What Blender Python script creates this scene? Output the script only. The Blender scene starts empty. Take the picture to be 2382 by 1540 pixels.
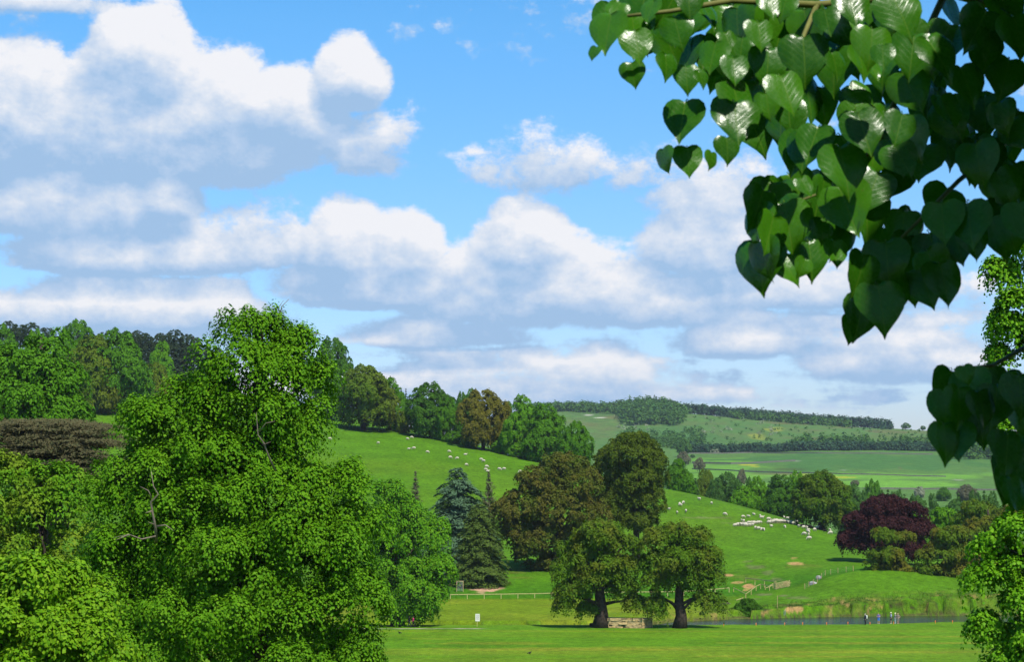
import bpy, bmesh, math, random
import numpy as np
from mathutils import Vector, Matrix

# ------------------------------------------------------------------ scene, camera, sky, sun
scene = bpy.context.scene
COL = scene.collection
W2, H2, F2 = 2382.0, 1540.0, 4960.0          # working frame of the photograph, focal length in its pixels
CAMZ, PITCH = 20.0, math.atan(391 / 4960.0)
HOR = 1161.0

cam = bpy.data.cameras.new('camera')
camo = bpy.data.objects.new('camera', cam)
COL.objects.link(camo)
camo.location = (0, 0, CAMZ)
camo.rotation_euler = (math.radians(90) + PITCH, 0, 0)
cam.sensor_width = 36.0
cam.lens = 36.0 * F2 / W2
cam.clip_start = 0.1
cam.clip_end = 40000
cam.dof.use_dof = True
cam.dof.focus_distance = 340
cam.dof.aperture_fstop = 22
scene.camera = camo

SUN_EL, SUN_AZ = math.radians(57), math.radians(152)   # azimuth measured from +Y (view direction) towards +X
S = Vector((math.sin(SUN_AZ) * math.cos(SUN_EL), math.cos(SUN_AZ) * math.cos(SUN_EL), math.sin(SUN_EL)))
sun = bpy.data.lights.new('sun', 'SUN')
sun.energy = 5.0
sun.angle = math.radians(0.53)
sun.color = (1.0, 0.95, 0.86)
suno = bpy.data.objects.new('sun', sun)
COL.objects.link(suno)
suno.location = (-60, -20, 120)
suno.rotation_euler = (-S).to_track_quat('-Z', 'Y').to_euler()

vs = scene.view_settings
vs.view_transform = 'Standard'
vs.look = 'None'
vs.gamma = 1.0
vs.exposure = 0.28
vs.use_curve_mapping = False
cy = scene.cycles
cy.max_bounces = 5
cy.diffuse_bounces = 1
cy.glossy_bounces = 2
cy.transmission_bounces = 2
cy.volume_bounces = 0
cy.transparent_max_bounces = 8
cy.use_denoising = True
cy.denoiser = 'OPENIMAGEDENOISE'
cy.denoising_input_passes = 'RGB_ALBEDO_NORMAL'
cy.denoising_prefilter = 'ACCURATE'
cy.caustics_reflective = False
cy.caustics_refractive = False
cy.sample_clamp_indirect = 4.0


class NT:
    """small helper for writing node trees"""
    def __init__(self, tree):
        self.t = tree

    def n(self, kind, **kw):
        nd = self.t.nodes.new(kind)
        for k, v in kw.items():
            setattr(nd, k, v)
        return nd

    def put(self, sock, v):
        if isinstance(v, bpy.types.NodeSocket):
            self.t.links.new(v, sock)
        elif v is not None:
            sock.default_value = v

    def m(self, op, a, b=None, c=None, clamp=False):
        nd = self.n('ShaderNodeMath', operation=op, use_clamp=clamp)
        for i, v in enumerate((a, b, c)):
            self.put(nd.inputs[i], v)
        return nd.outputs[0]

    def v(self, op, a, b=None, c=None, out=0):
        nd = self.n('ShaderNodeVectorMath', operation=op)
        for i, v in enumerate((a, b, c)):
            if v is not None:
                self.put(nd.inputs[i], v)
        return nd.outputs[out]

    def noise(self, vec, scale, detail=4, rough=0.55, dim='3D', lac=2.0, dist=0.0):
        nd = self.n('ShaderNodeTexNoise', noise_dimensions=dim)
        self.put(nd.inputs['Vector'], vec)
        nd.inputs['Scale'].default_value = scale
        nd.inputs['Detail'].default_value = detail
        nd.inputs['Roughness'].default_value = rough
        nd.inputs['Lacunarity'].default_value = lac
        nd.inputs['Distortion'].default_value = dist
        return nd.outputs[0]

    def mix(self, fac, a, b, blend='MIX'):
        nd = self.n('ShaderNodeMix', data_type='RGBA', blend_type=blend)
        self.put(nd.inputs[0], fac)
        self.put(nd.inputs[6], a)
        self.put(nd.inputs[7], b)
        return nd.outputs[2]

    def rng(self, v, a, b, c=0.0, d=1.0, smooth=False):
        nd = self.n('ShaderNodeMapRange', clamp=True)
        nd.interpolation_type = 'SMOOTHSTEP' if smooth else 'LINEAR'
        self.put(nd.inputs[0], v)
        for i, q in enumerate((a, b, c, d)):
            nd.inputs[i + 1].default_value = q
        return nd.outputs[0]

    def ramp(self, fac, stops):
        nd = self.n('ShaderNodeValToRGB')
        el = nd.color_ramp.elements
        while len(el) < len(stops):
            el.new(0.5)
        for e, (p, c) in zip(el, stops):
            e.position = p
            e.color = (*c, 1)
        self.put(nd.inputs[0], fac)
        return nd.outputs[0]


# ---- sky: Nishita air with a field of fair-weather cumulus round the whole dome
world = bpy.data.worlds.new('World')
scene.world = world
world.use_nodes = True
wt = world.node_tree
wt.nodes.clear()

cg = bpy.data.node_groups.new('cloud_density', 'ShaderNodeTree')
cg.interface.new_socket('Dir', in_out='INPUT', socket_type='NodeSocketVector')
cg.interface.new_socket('Density', in_out='OUTPUT', socket_type='NodeSocketFloat')
cg.interface.new_socket('Height', in_out='OUTPUT', socket_type='NodeSocketFloat')
g = NT(cg)
gi, go = g.n('NodeGroupInput'), g.n('NodeGroupOutput')
D = gi.outputs[0]
sep = g.n('ShaderNodeSeparateXYZ')
g.put(sep.inputs[0], D)
az = g.m('ARCTAN2', sep.outputs[0], sep.outputs[1])
el = g.m('ARCSINE', sep.outputs[2])
X = g.m('MULTIPLY', az, 4.96)
Yv = g.m('MULTIPLY', el, 4.96)
P2 = g.n('ShaderNodeCombineXYZ')
g.put(P2.inputs[0], X)
g.put(P2.inputs[1], Yv)
# warp so the heaps get cauliflower edges
nA = g.n('ShaderNodeTexNoise', noise_dimensions='3D')
g.put(nA.inputs['Vector'], g.v('MULTIPLY', P2.outputs[0], (1.0, 1.35, 1.0)))
nA.inputs['Scale'].default_value = 6.6
nA.inputs['Detail'].default_value = 8
nA.inputs['Roughness'].default_value = 0.65
fb = g.m('SUBTRACT', nA.outputs[0], 0.5)
# heaps (px, base py, half width, rise, weight) of the sky in view
HEAPS = [
    (400, 345, 400, 260, 1.0), (330, 200, 160, 190, 1.05), (40, 340, 220, 260, 0.95), (810, 215, 105, 140, 0.95), (650, 290, 190, 150, 0.95),
    (170, 520, 340, 150, 0.85), (390, 485, 95, 105, 1.0), (300, 612, 350, 105, 0.85), (600, 590, 170, 125, 0.5), (310, 748, 390, 115, 0.95), (500, 730, 120, 90, 0.9),
    (800, 600, 125, 145, 1.0), (930, 610, 120, 140, 0.9), (870, 680, 280, 110, 0.85), (1215, 585, 135, 135, 1.05), (1250, 700, 380, 165, 0.85), (1540, 730, 180, 105, 0.8),
    (1340, 410, 230, 110, 0.30), (1660, 590, 190, 140, 0.8), (1700, 470, 220, 110, 0.4), (850, 360, 140, 120, 0.36), (100, 38, 190, 60, 0.5), (1900, 690, 420, 100, 0.55),
    (1720, 805, 200, 90, 0.7), (2090, 850, 260, 120, 0.65), (1010, 790, 260, 60, 0.55), (1400, 875, 170, 75, 0.62), (1250, 925, 620, 60, 0.5),
]
acc = hs = ws = None
for (px, py, rx, ry, wgt) in HEAPS:
    cx_, cy_ = (px - 1191) / 1000.0, (HOR - py) / 1000.0
    src = P2.outputs[0]
    if acc is not None:                      # chained so the shader evaluates one heap after another
        src = g.v('MULTIPLY_ADD', acc, (1e-9, 1e-9, 0), src)
    sx_, sy_ = 1000.0 / rx, 1000.0 / ry
    d = g.v('MULTIPLY_ADD', src, (sx_, sy_, 0), (-cx_ * sx_, -cy_ * sy_, 0))
    f = g.v('MAXIMUM', d, g.v('MULTIPLY', d, (-1, -2.3, 0)))     # flat base, heaped top
    e = g.m('MULTIPLY_ADD', g.v('DOT_PRODUCT', f, f, out=1), -0.62 * wgt, 0.62 * wgt)
    s2 = g.n('ShaderNodeSeparateXYZ')
    g.put(s2.inputs[0], d)
    q = g.m('MAXIMUM', g.m('ADD', e, 0.15), 0.0)
    q = g.m('MULTIPLY', q, q)
    hs = g.m('MULTIPLY', q, s2.outputs[1]) if hs is None else g.m('MULTIPLY_ADD', q, s2.outputs[1], hs)
    ws = q if ws is None else g.m('ADD', ws, q)
    acc = e if acc is None else g.m('SMOOTH_MAX', acc, e, 0.10)
# the rest of the dome: one layer of cloud seen in perspective
dn = g.m('ADD', g.m('MAXIMUM', sep.outputs[2], 0.0), 0.085)
cb = g.n('ShaderNodeCombineXYZ')
g.put(cb.inputs[0], dn); g.put(cb.inputs[1], dn); g.put(cb.inputs[2], 1.0)
pl = g.v('DIVIDE', D, cb.outputs[0])
gen = g.noise(pl, 0.95, 5, 0.5)
low = g.m('ADD', g.rng(el, 0.015, 0.13, 0.12, -0.06), g.rng(el, 0.2, 0.7, 0.0, -0.22))
gen = g.m('ADD', g.m('MULTIPLY', g.m('SUBTRACT', gen, 0.52), 2.0), low)
acc = g.m('SMOOTH_MAX', acc, gen, 0.10)
dens = g.m('ADD', acc, g.m('MULTIPLY', fb, 0.95))
g.put(go.inputs[0], dens)
g.put(go.inputs[1], g.m('DIVIDE', g.m('ADD', hs, 0.004), g.m('ADD', ws, 0.012)))

w = NT(wt)
tc = w.n('ShaderNodeTexCoord')
dirv = tc.outputs['Generated']


def density(off, after=None):
    nd = w.n('ShaderNodeGroup')
    nd.node_tree = cg
    src = dirv if after is None else w.v('ADD', dirv, w.m('MULTIPLY', after, 1e-9))
    w.put(nd.inputs[0], w.v('NORMALIZE', w.v('ADD', src, off)) if off else src)
    return nd.outputs


o0 = density(None)
d0 = o0[0]
d1 = density((0.004, 0, 0.013), d0)[0]
alpha = w.m('MULTIPLY', w.rng(d0, -0.03, 0.17, 0, 1, True), 0.98)
hgt = w.rng(o0[1], -0.38, 0.95, 0.0, 1.0)
dif = w.m('SUBTRACT', d0, d1)
lit = w.m('ADD', w.m('MULTIPLY', hgt, 0.70), w.m('MULTIPLY', dif, 1.75))
cloudc = w.ramp(lit, [(0.0, (0.36, 0.545, 0.80)), (0.27, (0.48, 0.63, 0.85)), (0.52, (0.63, 0.73, 0.88)), (0.95, (0.93, 0.93, 0.96))])
CLOUD_GAIN = 8.2
cloudc = w.v('SCALE', cloudc)
cloudc.node.inputs['Scale'].default_value = CLOUD_GAIN
sky = w.n('ShaderNodeTexSky', sky_type='NISHITA')
sky.sun_disc = False
sky.sun_elevation = SUN_EL
sky.sun_rotation = SUN_AZ
sky.altitude = 150
sky.air_density = 1.0
sky.dust_density = 0.6
sky.ozone_density = 2.5
hsv = w.n('ShaderNodeHueSaturation')
hsv.inputs['Saturation'].default_value = 1.42
hsv.inputs['Value'].default_value = 1.5
w.put(hsv.inputs['Color'], sky.outputs[0])
sepw = w.n('ShaderNodeSeparateXYZ')
w.put(sepw.inputs[0], dirv)
air = w.ramp(w.rng(sepw.outputs[2], 0.0, 0.22), [(0.0, (0.64, 0.60, 0.82)), (0.45, (0.76, 0.81, 0.96)), (1.0, (1, 1, 1))])
skyc = w.mix(alpha, w.mix(1.0, hsv.outputs[0], air, 'MULTIPLY'), cloudc)
bg = w.n('ShaderNodeBackground')
w.put(bg.inputs[0], skyc)
bg.inputs[1].default_value = 0.1
world.cycles.sampling_method = 'MANUAL'
world.cycles.sample_map_resolution = 512
wo = w.n('ShaderNodeOutputWorld')
w.put(wo.inputs[0], bg.outputs[0])


# ------------------------------------------------------------------ geometry helpers
def tag(o, label=None, cat=None, group=None, kind=None):
    if label: o['label'] = label
    if cat: o['category'] = cat
    if group: o['group'] = group
    if kind: o['kind'] = kind
    return o


_c, _s = math.cos(PITCH), math.sin(PITCH)


def P(px, py, Y):
    """world point at depth Y seen at working pixel (px, py)"""
    a, b = (px - W2 / 2) / F2, (H2 / 2 - py) / F2
    dx, dy, dz = a, _c - b * _s, _s + b * _c
    k = Y / dy
    return Vector((dx * k, Y, CAMZ + dz * k))


def proj(x, y, z):
    zz = z - CAMZ
    f = y * _c + zz * _s
    f = np.maximum(f, 0.01)
    return W2 / 2 + F2 * x / f, H2 / 2 - F2 * (-y * _s + zz * _c) / f


def hash2(ix, iy, seed):
    h = (ix * 374761393 + iy * 668265263 + seed * 1442695041) & 0x7fffffff
    h = ((h ^ (h >> 13)) * 1274126177) & 0x7fffffff
    return ((h ^ (h >> 16)) & 0xffff) / 65535.0


def vnoise(x, y, seed=0):
    x, y = np.asarray(x, float), np.asarray(y, float)
    ix, iy = np.floor(x).astype(np.int64), np.floor(y).astype(np.int64)
    fx, fy = x - ix, y - iy
    fx, fy = fx * fx * (3 - 2 * fx), fy * fy * (3 - 2 * fy)
    a, b = hash2(ix, iy, seed), hash2(ix + 1, iy, seed)
    c, d = hash2(ix, iy + 1, seed), hash2(ix + 1, iy + 1, seed)
    return (a * (1 - fx) + b * fx) * (1 - fy) + (c * (1 - fx) + d * fx) * fy


def fbm(x, y, oct=4, seed=0):
    v, a, t = 0, 1.0, 0
    for o in range(oct):
        v = v + a * vnoise(np.asarray(x) * 2 ** o, np.asarray(y) * 2 ** o, seed + o * 7)
        t += a
        a *= 0.5
    return v / t


def mesh_np(name, V, Fq, smooth=False):
    """numpy arrays -> mesh; Fq is an (n,4) or (n,3) index array"""
    me = bpy.data.meshes.new(name)
    V = np.asarray(V, np.float32)
    Fq = np.asarray(Fq, np.int32)
    k = Fq.shape[1]
    me.vertices.add(len(V))
    me.vertices.foreach_set('co', V.ravel())
    me.loops.add(Fq.size)
    me.loops.foreach_set('vertex_index', Fq.ravel())
    me.polygons.add(len(Fq))
    me.polygons.foreach_set('loop_start', np.arange(0, Fq.size, k, dtype=np.int32))
    me.polygons.foreach_set('loop_total', np.full(len(Fq), k, np.int32))
    me.update(calc_edges=True)
    me.polygons.foreach_set('use_smooth', np.full(len(Fq), smooth))
    me.validate()
    return me


def link(name, me, mat=None, parent=None, loc=None):
    o = bpy.data.objects.new(name, me)
    COL.objects.link(o)
    if mat is not None and me is not None and len(me.materials) == 0:
        me.materials.append(mat)
    if parent is not None:
        o.parent = parent
    if loc is not None:
        o.location = loc
    return o


def empty(name, loc, rz=0.0):
    o = bpy.data.objects.new(name, None)
    COL.objects.link(o)
    o.location = loc
    o.rotation_euler = (0, 0, rz)
    o.empty_display_size = 0.3
    return o


class MB:
    """collects simple solids into one mesh"""
    def __init__(self):
        self.v, self.f, self.mi = [], [], []

    def add(self, vs_, fs, mi=0):
        b = len(self.v)
        self.v += [tuple(q) for q in vs_]
        self.f += [tuple(i + b for i in f) for f in fs]
        self.mi += [mi] * len(fs)

    def box(self, c, size, rz=0.0, mi=0, taper=1.0, M=None):
        hx, hy, hz = size[0] / 2, size[1] / 2, size[2] / 2
        pts = []
        for sz in (-1, 1):
            k = taper if sz > 0 else 1.0
            for sx, sy in ((-1, -1), (1, -1), (1, 1), (-1, 1)):
                pts.append(Vector((sx * hx * k, sy * hy * k, sz * hz)))
        R = Matrix.Rotation(rz, 3, 'Z') if M is None else M
        pts = [R @ q + Vector(c) for q in pts]
        self.add(pts, [(0, 3, 2, 1), (4, 5, 6, 7), (0, 1, 5, 4), (1, 2, 6, 5), (2, 3, 7, 6), (3, 0, 4, 7)], mi)

    def bar(self, a, b, w_, h_, mi=0):
        a, b = Vector(a), Vector(b)
        d = (b - a)
        L = d.length
        d.normalize()
        up = Vector((0, 0, 1)) if abs(d.z) < 0.95 else Vector((0, 1, 0))
        s = d.cross(up).normalized()
        u = s.cross(d)
        M = Matrix((d, s, u)).transposed()
        self.box((a + b) / 2, (L, w_, h_), M=M, mi=mi)

    def tube(self, pts, rad, n=7, mi=0, cap=True):
        pts = [Vector(p) for p in pts]
        rings = []
        ref = Vector((0.3, 0.9, 0.1)).normalized()
        for i, p in enumerate(pts):
            d = (pts[min(i + 1, len(pts) - 1)] - pts[max(i - 1, 0)])
            if d.length < 1e-9: d = Vector((0, 0, 1))
            d.normalize()
            s = d.cross(ref)
            if s.length < 1e-3: s = d.cross(Vector((1, 0, 0)))
            s.normalize()
            u = s.cross(d)
            r = rad[i] if hasattr(rad, '__len__') else rad
            rings.append([p + (s * math.cos(2 * math.pi * k / n) + u * math.sin(2 * math.pi * k / n)) * r for k in range(n)])
        V = [q for r in rings for q in r]
        Fs = []
        for i in range(len(rings) - 1):
            for k in range(n):
                k2 = (k + 1) % n
                Fs.append((i * n + k, i * n + k2, (i + 1) * n + k2, (i + 1) * n + k))
        if cap:
            Fs.append(tuple(range(n - 1, -1, -1)))
            Fs.append(tuple((len(rings) - 1) * n + k for k in range(n)))
        self.add(V, Fs, mi)

    def ball(self, c, r, nu=10, nv=7, mi=0, M=None):
        r = r if hasattr(r, '__len__') else (r, r, r)
        V, Fs = [], []
        for j in range(nv + 1):
            t = math.pi * j / nv
            for i in range(nu):
                p = 2 * math.pi * i / nu
                q = Vector((r[0] * math.sin(t) * math.cos(p), r[1] * math.sin(t) * math.sin(p), r[2] * math.cos(t)))
                V.append((M @ q if M else q) + Vector(c))
        for j in range(nv):
            for i in range(nu):
                i2 = (i + 1) % nu
                Fs.append((j * nu + i, (j + 1) * nu + i, (j + 1) * nu + i2, j * nu + i2))
        self.add(V, Fs, mi)

    def mesh(self, name, mats=(), smooth=False):
        me = bpy.data.meshes.new(name)
        me.from_pydata(self.v, [], self.f)
        for m_ in mats: me.materials.append(m_)
        if any(self.mi):
            me.polygons.foreach_set('material_index', self.mi)
        me.polygons.foreach_set('use_smooth', [smooth] * len(me.polygons))
        me.update()
        return me

    def build(self, name, mat, parent=None, smooth=False, loc=None):
        mats = mat if isinstance(mat, (list, tuple)) else (mat,)
        return link(name, self.mesh(name, mats, smooth), None, parent, loc)


# ------------------------------------------------------------------ materials
def new_mat(name):
    m_ = bpy.data.materials.new(name)
    m_.use_nodes = True
    m_.node_tree.nodes.clear()
    return m_, NT(m_.node_tree)


def finish(n, sh):
    o = n.n('ShaderNodeOutputMaterial')
    n.put(o.inputs[0], sh)


def plain(name, col, rough=0.8, var=0.25, scale=6.0, spec=0.3, bump=0.0, col2=None, metal=0.0):
    m_, n = new_mat(name)
    t = n.n('ShaderNodeTexCoord')
    nz = n.noise(t.outputs['Object'], scale, 5, 0.6)
    c2 = col2 or tuple(c * (1 - var) for c in col)
    cc = n.ramp(nz, [(0.35, c2), (0.65, tuple(min(1, c * (1 + var * 0.5)) for c in col))])
    p = n.n('ShaderNodeBsdfPrincipled')
    n.put(p.inputs['Base Color'], cc)
    p.inputs['Roughness'].default_value = rough
    p.inputs['Specular IOR Level'].default_value = spec
    p.inputs['Metallic'].default_value = metal
    if bump:
        b = n.n('ShaderNodeBump')
        b.inputs['Strength'].default_value = bump
        n.put(b.inputs['Height'], nz)
        n.put(p.inputs['Normal'], b.outputs[0])
    finish(n, p.outputs[0])
    return m_


def leaf_mat(name, cols, transl=0.20, rough=0.6, spec=0.06, patch=None, patch_scale=0.22, patch_amt=(0.42, 0.6)):
    """cols: list of leaf colours, one picked per leaf; patch: colour of young growth in parts of the crown"""
    m_, n = new_mat(name)
    ge = n.n('ShaderNodeNewGeometry')
    k = len(cols)
    cc = n.ramp(ge.outputs['Random Per Island'], [(i / max(1, k - 1), c) for i, c in enumerate(cols)])
    if patch:
        t = n.n('ShaderNodeTexCoord')
        nz = n.noise(t.outputs['Object'], patch_scale, 3, 0.6)
        cc = n.mix(n.rng(nz, patch_amt[0], patch_amt[1]), cc, (*patch, 1))
    p = n.n('ShaderNodeBsdfPrincipled')
    n.put(p.inputs['Base Color'], cc)
    p.inputs['Roughness'].default_value = rough
    p.inputs['Specular IOR Level'].default_value = spec
    tr = n.n('ShaderNodeBsdfTranslucent')
    n.put(tr.inputs[0], n.mix(1.0, cc, (1.15, 1.25, 0.55, 1), 'MULTIPLY'))
    mx = n.n('ShaderNodeMixShader')
    mx.inputs[0].default_value = transl
    n.put(mx.inputs[1], p.outputs[0])
    n.put(mx.inputs[2], tr.outputs[0])
    finish(n, mx.outputs[0])
    return m_


M = {}
M['lime'] = leaf_mat('lime_leaf', [(0.058, 0.172, 0.003), (0.074, 0.200, 0.004), (0.094, 0.230, 0.005), (0.122, 0.262, 0.008)])
M['oakgreen'] = leaf_mat('summer_oak_leaf', [(0.055, 0.125, 0.005), (0.074, 0.150, 0.006), (0.062, 0.145, 0.005)], patch=(0.095, 0.140, 0.008), patch_scale=0.18)
M['lime_bright'] = leaf_mat('bright_lime_leaf', [(0.080, 0.205, 0.004), (0.105, 0.240, 0.005), (0.140, 0.280, 0.007), (0.180, 0.315, 0.012)], rough=0.5)
M['lime_side'] = leaf_mat('side_lime_leaf', [(0.0525, 0.1728, 0.0034), (0.1050, 0.2700, 0.0059), (0.1575, 0.3348, 0.0126)], rough=0.5)
M['green'] = leaf_mat('green_leaf', [(0.050, 0.150, 0.004), (0.068, 0.190, 0.005), (0.085, 0.215, 0.007)])
M['bright'] = leaf_mat('bright_leaf', [(0.0630, 0.2052, 0.0050), (0.0945, 0.2484, 0.0059), (0.1260, 0.2700, 0.0076)])
M['deep'] = leaf_mat('deep_green_leaf', [(0.036, 0.105, 0.005), (0.048, 0.135, 0.006), (0.062, 0.155, 0.007)])
M['maple'] = leaf_mat('maple_leaf', [(0.0630, 0.1944, 0.0050), (0.0893, 0.2268, 0.0059), (0.1260, 0.2484, 0.0084)], patch=(0.145, 0.225, 0.012), patch_scale=0.35)
M['olive'] = leaf_mat('olive_leaf', [(0.070, 0.135, 0.006), (0.095, 0.155, 0.008), (0.085, 0.165, 0.006)], patch=(0.140, 0.135, 0.012), patch_scale=0.18)
M['oak'] = leaf_mat('oak_leaf', [(0.068, 0.140, 0.005), (0.076, 0.152, 0.006), (0.072, 0.160, 0.005)], patch=(0.125, 0.138, 0.011), patch_scale=0.22, patch_amt=(0.44, 0.72))
M['brown'] = leaf_mat('young_beech_leaf', [(0.108, 0.098, 0.014), (0.100, 0.104, 0.012), (0.116, 0.106, 0.015)], patch=(0.070, 0.118, 0.007), patch_scale=0.24, patch_amt=(0.42, 0.70))
M['beech'] = leaf_mat('beech_leaf', [(0.055, 0.105, 0.006), (0.080, 0.118, 0.007), (0.050, 0.105, 0.006)], patch=(0.080, 0.118, 0.007), patch_scale=0.22)
M['russet'] = leaf_mat('russet_leaf', [(0.122, 0.112, 0.010), (0.130, 0.120, 0.012), (0.110, 0.122, 0.010)])
M['copper'] = leaf_mat('copper_beech_leaf', [(0.030, 0.009, 0.010), (0.042, 0.013, 0.013), (0.055, 0.018, 0.015)], transl=0.15)
M['hazewood'] = leaf_mat('haze_tinted_leaf', [(0.044, 0.118, 0.018), (0.058, 0.140, 0.020), (0.074, 0.160, 0.022)])  # lightened and bluish: distance haze put into the leaf colour
M['farpine'] = leaf_mat('haze_tinted_needle', [(0.030, 0.075, 0.034), (0.040, 0.092, 0.036)], transl=0.15)  # lifted towards blue-green where thicker haze would do it
M['pine'] = leaf_mat('pine_needle', [(0.024, 0.054, 0.024), (0.036, 0.066, 0.026), (0.048, 0.058, 0.026)], transl=0.1, rough=0.7)
M['bluespruce'] = leaf_mat('blue_needle', [(0.068, 0.130, 0.060), (0.096, 0.168, 0.084), (0.050, 0.104, 0.044)], transl=0.12, rough=0.7)
M['yew'] = leaf_mat('yew_needle', [(0.070, 0.115, 0.016), (0.090, 0.135, 0.020), (0.055, 0.105, 0.014)], transl=0.12, rough=0.7)
M['cedar'] = leaf_mat('cedar_needle', [(0.075, 0.066, 0.028), (0.095, 0.085, 0.038), (0.062, 0.074, 0.028)], transl=0.1, rough=0.8)
M['blossom'] = leaf_mat('hawthorn_blossom', [(0.30, 0.32, 0.22), (0.16, 0.20, 0.10), (0.40, 0.40, 0.30)])
M['twig'] = leaf_mat('twiggy_bud', [(0.115, 0.120, 0.062), (0.140, 0.135, 0.072), (0.100, 0.115, 0.050)], transl=0.1, rough=0.8)
M['reed'] = leaf_mat('reed_blade', [(0.10, 0.085, 0.03), (0.13, 0.115, 0.04), (0.06, 0.10, 0.02), (0.08, 0.12, 0.02)], transl=0.2, rough=0.7)
M['bark'] = plain('bark', (0.055, 0.042, 0.030), 0.95, 0.5, 3.0, 0.1, 0.6)
M['deadwood'] = plain('dead_wood', (0.20, 0.165, 0.12), 0.9, 0.4, 5.0, 0.1, 0.4)
M['wood'] = plain('sawn_wood', (0.46, 0.36, 0.15), 0.8, 0.25, 4.0)
M['wood_pale'] = plain('pale_rail', (0.46, 0.37, 0.17), 0.75, 0.2, 4.0)
M['wood_grey'] = plain('grey_post', (0.40, 0.29, 0.14), 0.9, 0.3, 4.0)
M['wool'] = plain('wool', (0.50, 0.45, 0.34), 0.95, 0.18, 9.0, 0.1, 0.5)
M['sheepskin'] = plain('sheep_face', (0.34, 0.27, 0.19), 0.9, 0.3, 9.0)
M['fleece_shaded'] = plain('shaded_fleece', (0.02, 0.018, 0.016), 0.95, 0.3, 9.0, 0.1)  # sheep under the oak: its shade put into a near-black fleece
M['stone'] = plain('sandstone', (0.58, 0.43, 0.20), 0.95, 0.35, 3.0, 0.15, 0.5)
M['mortar'] = plain('stone_core', (0.13, 0.10, 0.06), 1.0, 0.3, 3.0, 0.1)
M['greystone'] = plain('limestone', (0.30, 0.29, 0.26), 0.95, 0.3, 2.0, 0.15, 0.5)
M['metal'] = plain('galvanised_wire', (0.35, 0.38, 0.37), 0.5, 0.2, 8.0, 0.5, metal=0.6)
M['white'] = plain('white_board', (0.66, 0.66, 0.55), 0.6, 0.06, 4.0)
M['ink'] = plain('grey_print', (0.28, 0.28, 0.26), 0.7, 0.1, 4.0)
M['orange'] = plain('orange_plastic', (0.80, 0.20, 0.03), 0.5, 0.1, 4.0)
M['crow'] = plain('black_feather', (0.012, 0.012, 0.014), 0.6, 0.2, 8.0)
M['gravel'] = plain('pale_gravel', (0.34, 0.31, 0.21), 1.0, 0.3, 1.5)

# ------------------------------------------------------------------ terrain heights
def zc(py, Y, px=1191):
    return P(px, py, Y).z


NEARP = [(-400, 18.6), (0, 18.3), (20, 17.4), (60, 9.5), (100, 3.2), (140, 0.4), (180, 0.0), (350, 0.0), (425, 0.0)]
FARP = lambda skyp: [(1300, 'p', 1149), (1500, 'p', 1122), (2000, 'p', 1060), (2060, 'p', 1053), (2600, 'p', 1008 if skyp < 990 else 0.35 * 1053 + 0.65 * skyp),
                     (3000, 'p', skyp), (3500, 'd', -8), (6000, 60.0), (14000, 20.0)]
COLS = [
    (-900, [(600, 25.0), (700, 'p', 955), (850, 'p', 905), (1000, 'p', 840), (1400, 100.0), (2500, 100.0), (6000, 60.0), (14000, 20.0)]),
    (0, [(600, 27.0), (700, 'p', 947), (850, 'p', 900), (1000, 'p', 838), (1300, 100.0), (2500, 95.0), (6000, 60.0), (14000, 20.0)]),
    (200, [(560, 20.0), (700, 'p', 951), (850, 'p', 907), (1000, 'p', 848), (1300, 95.0), (2500, 90.0), (6000, 60.0), (14000, 20.0)]),
    (400, [(560, 18.0), (720, 'p', 966), (850, 'p', 930), (1000, 'p', 878), (1300, 85.0), (2500, 85.0), (6000, 60.0), (14000, 20.0)]),
    (600, [(560, 17.0), (750, 'p', 977), (900, 'p', 942), (1050, 'p', 908), (1400, 70.0), (2500, 80.0), (6000, 60.0), (14000, 20.0)]),
    (800, [(560, 16.0), (780, 'p', 988), (900, 'p', 962), (1050, 60.0), (1400, 55.0), (2500, 80.0), (6000, 60.0), (14000, 20.0)]),
    (1000, [(560, 15.0), (755, 'p', 1014), (860, 'p', 1002), (1000, 50.0), (1400, 35.0), (2500, 80.0), (6000, 60.0), (14000, 20.0)]),
    (1215, [(560, 13.0), (720, 'p', 1062), (800, 36.0), (1000, 25.0), (1300, 20.0)] + FARP(948)[1:]),
    (1400, [(560, 12.6), (685, 'p', 1092), (760, 27.0), (900, 17.0), (1100, 10.0)] + FARP(948)),
    (1550, [(440, 1.0), (560, 14.0), (640, 'p', 1126), (720, 21.0), (900, 10.0), (1100, 4.0)] + FARP(951)),
    (1700, [(440, 2.0), (560, 13.2), (610, 'p', 1164), (680, 18.0), (800, 9.0), (1000, 2.0)] + FARP(968)),
    (1850, [(392, 0.9), (416, 1.8), (440, 3.4), (520, 9.8), (585, 'p', 1207), (650, 12.5), (760, 5.0), (1000, 0.0)] + FARP(982)),
    (1950, [(390, 1.0), (408, 3.6), (425, 5.4), (440, 5.3), (500, 7.8), (560, 'p', 1241), (620, 9.0), (760, 4.0), (1000, 0.0)] + FARP(990)),
    (2050, [(389, 0.9), (408, 4.2), (427, 7.1), (450, 5.9), (475, 5.5), (550, 7.2), (620, 6.2), (800, 2.0), (1000, 0.0)] + FARP(993)),
    (2200, [(388, 0.9), (402, 3.0), (425, 4.6), (470, 5.0), (600, 4.8), (800, 1.0), (1000, 0.0)] + FARP(1001)),
    (2382, [(388, 0.9), (402, 3.0), (430, 5.0), (470, 5.6), (600, 5.0), (800, 1.0), (1000, 0.0)] + FARP(1023)),
    (3300, [(388, 0.9), (410, 3.0), (440, 5.0), (600, 5.0), (800, 1.0), (1000, 0.0)] + FARP(1060)),
]
UG = np.linspace(-0.46, 0.46, 369)
YG = np.concatenate([np.arange(-400, 300, 10.0), np.arange(300, 480, 1.5), np.arange(480, 900, 6.0), np.arange(900, 3600, 30.0), np.arange(3600, 14001, 400.0)])
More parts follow.
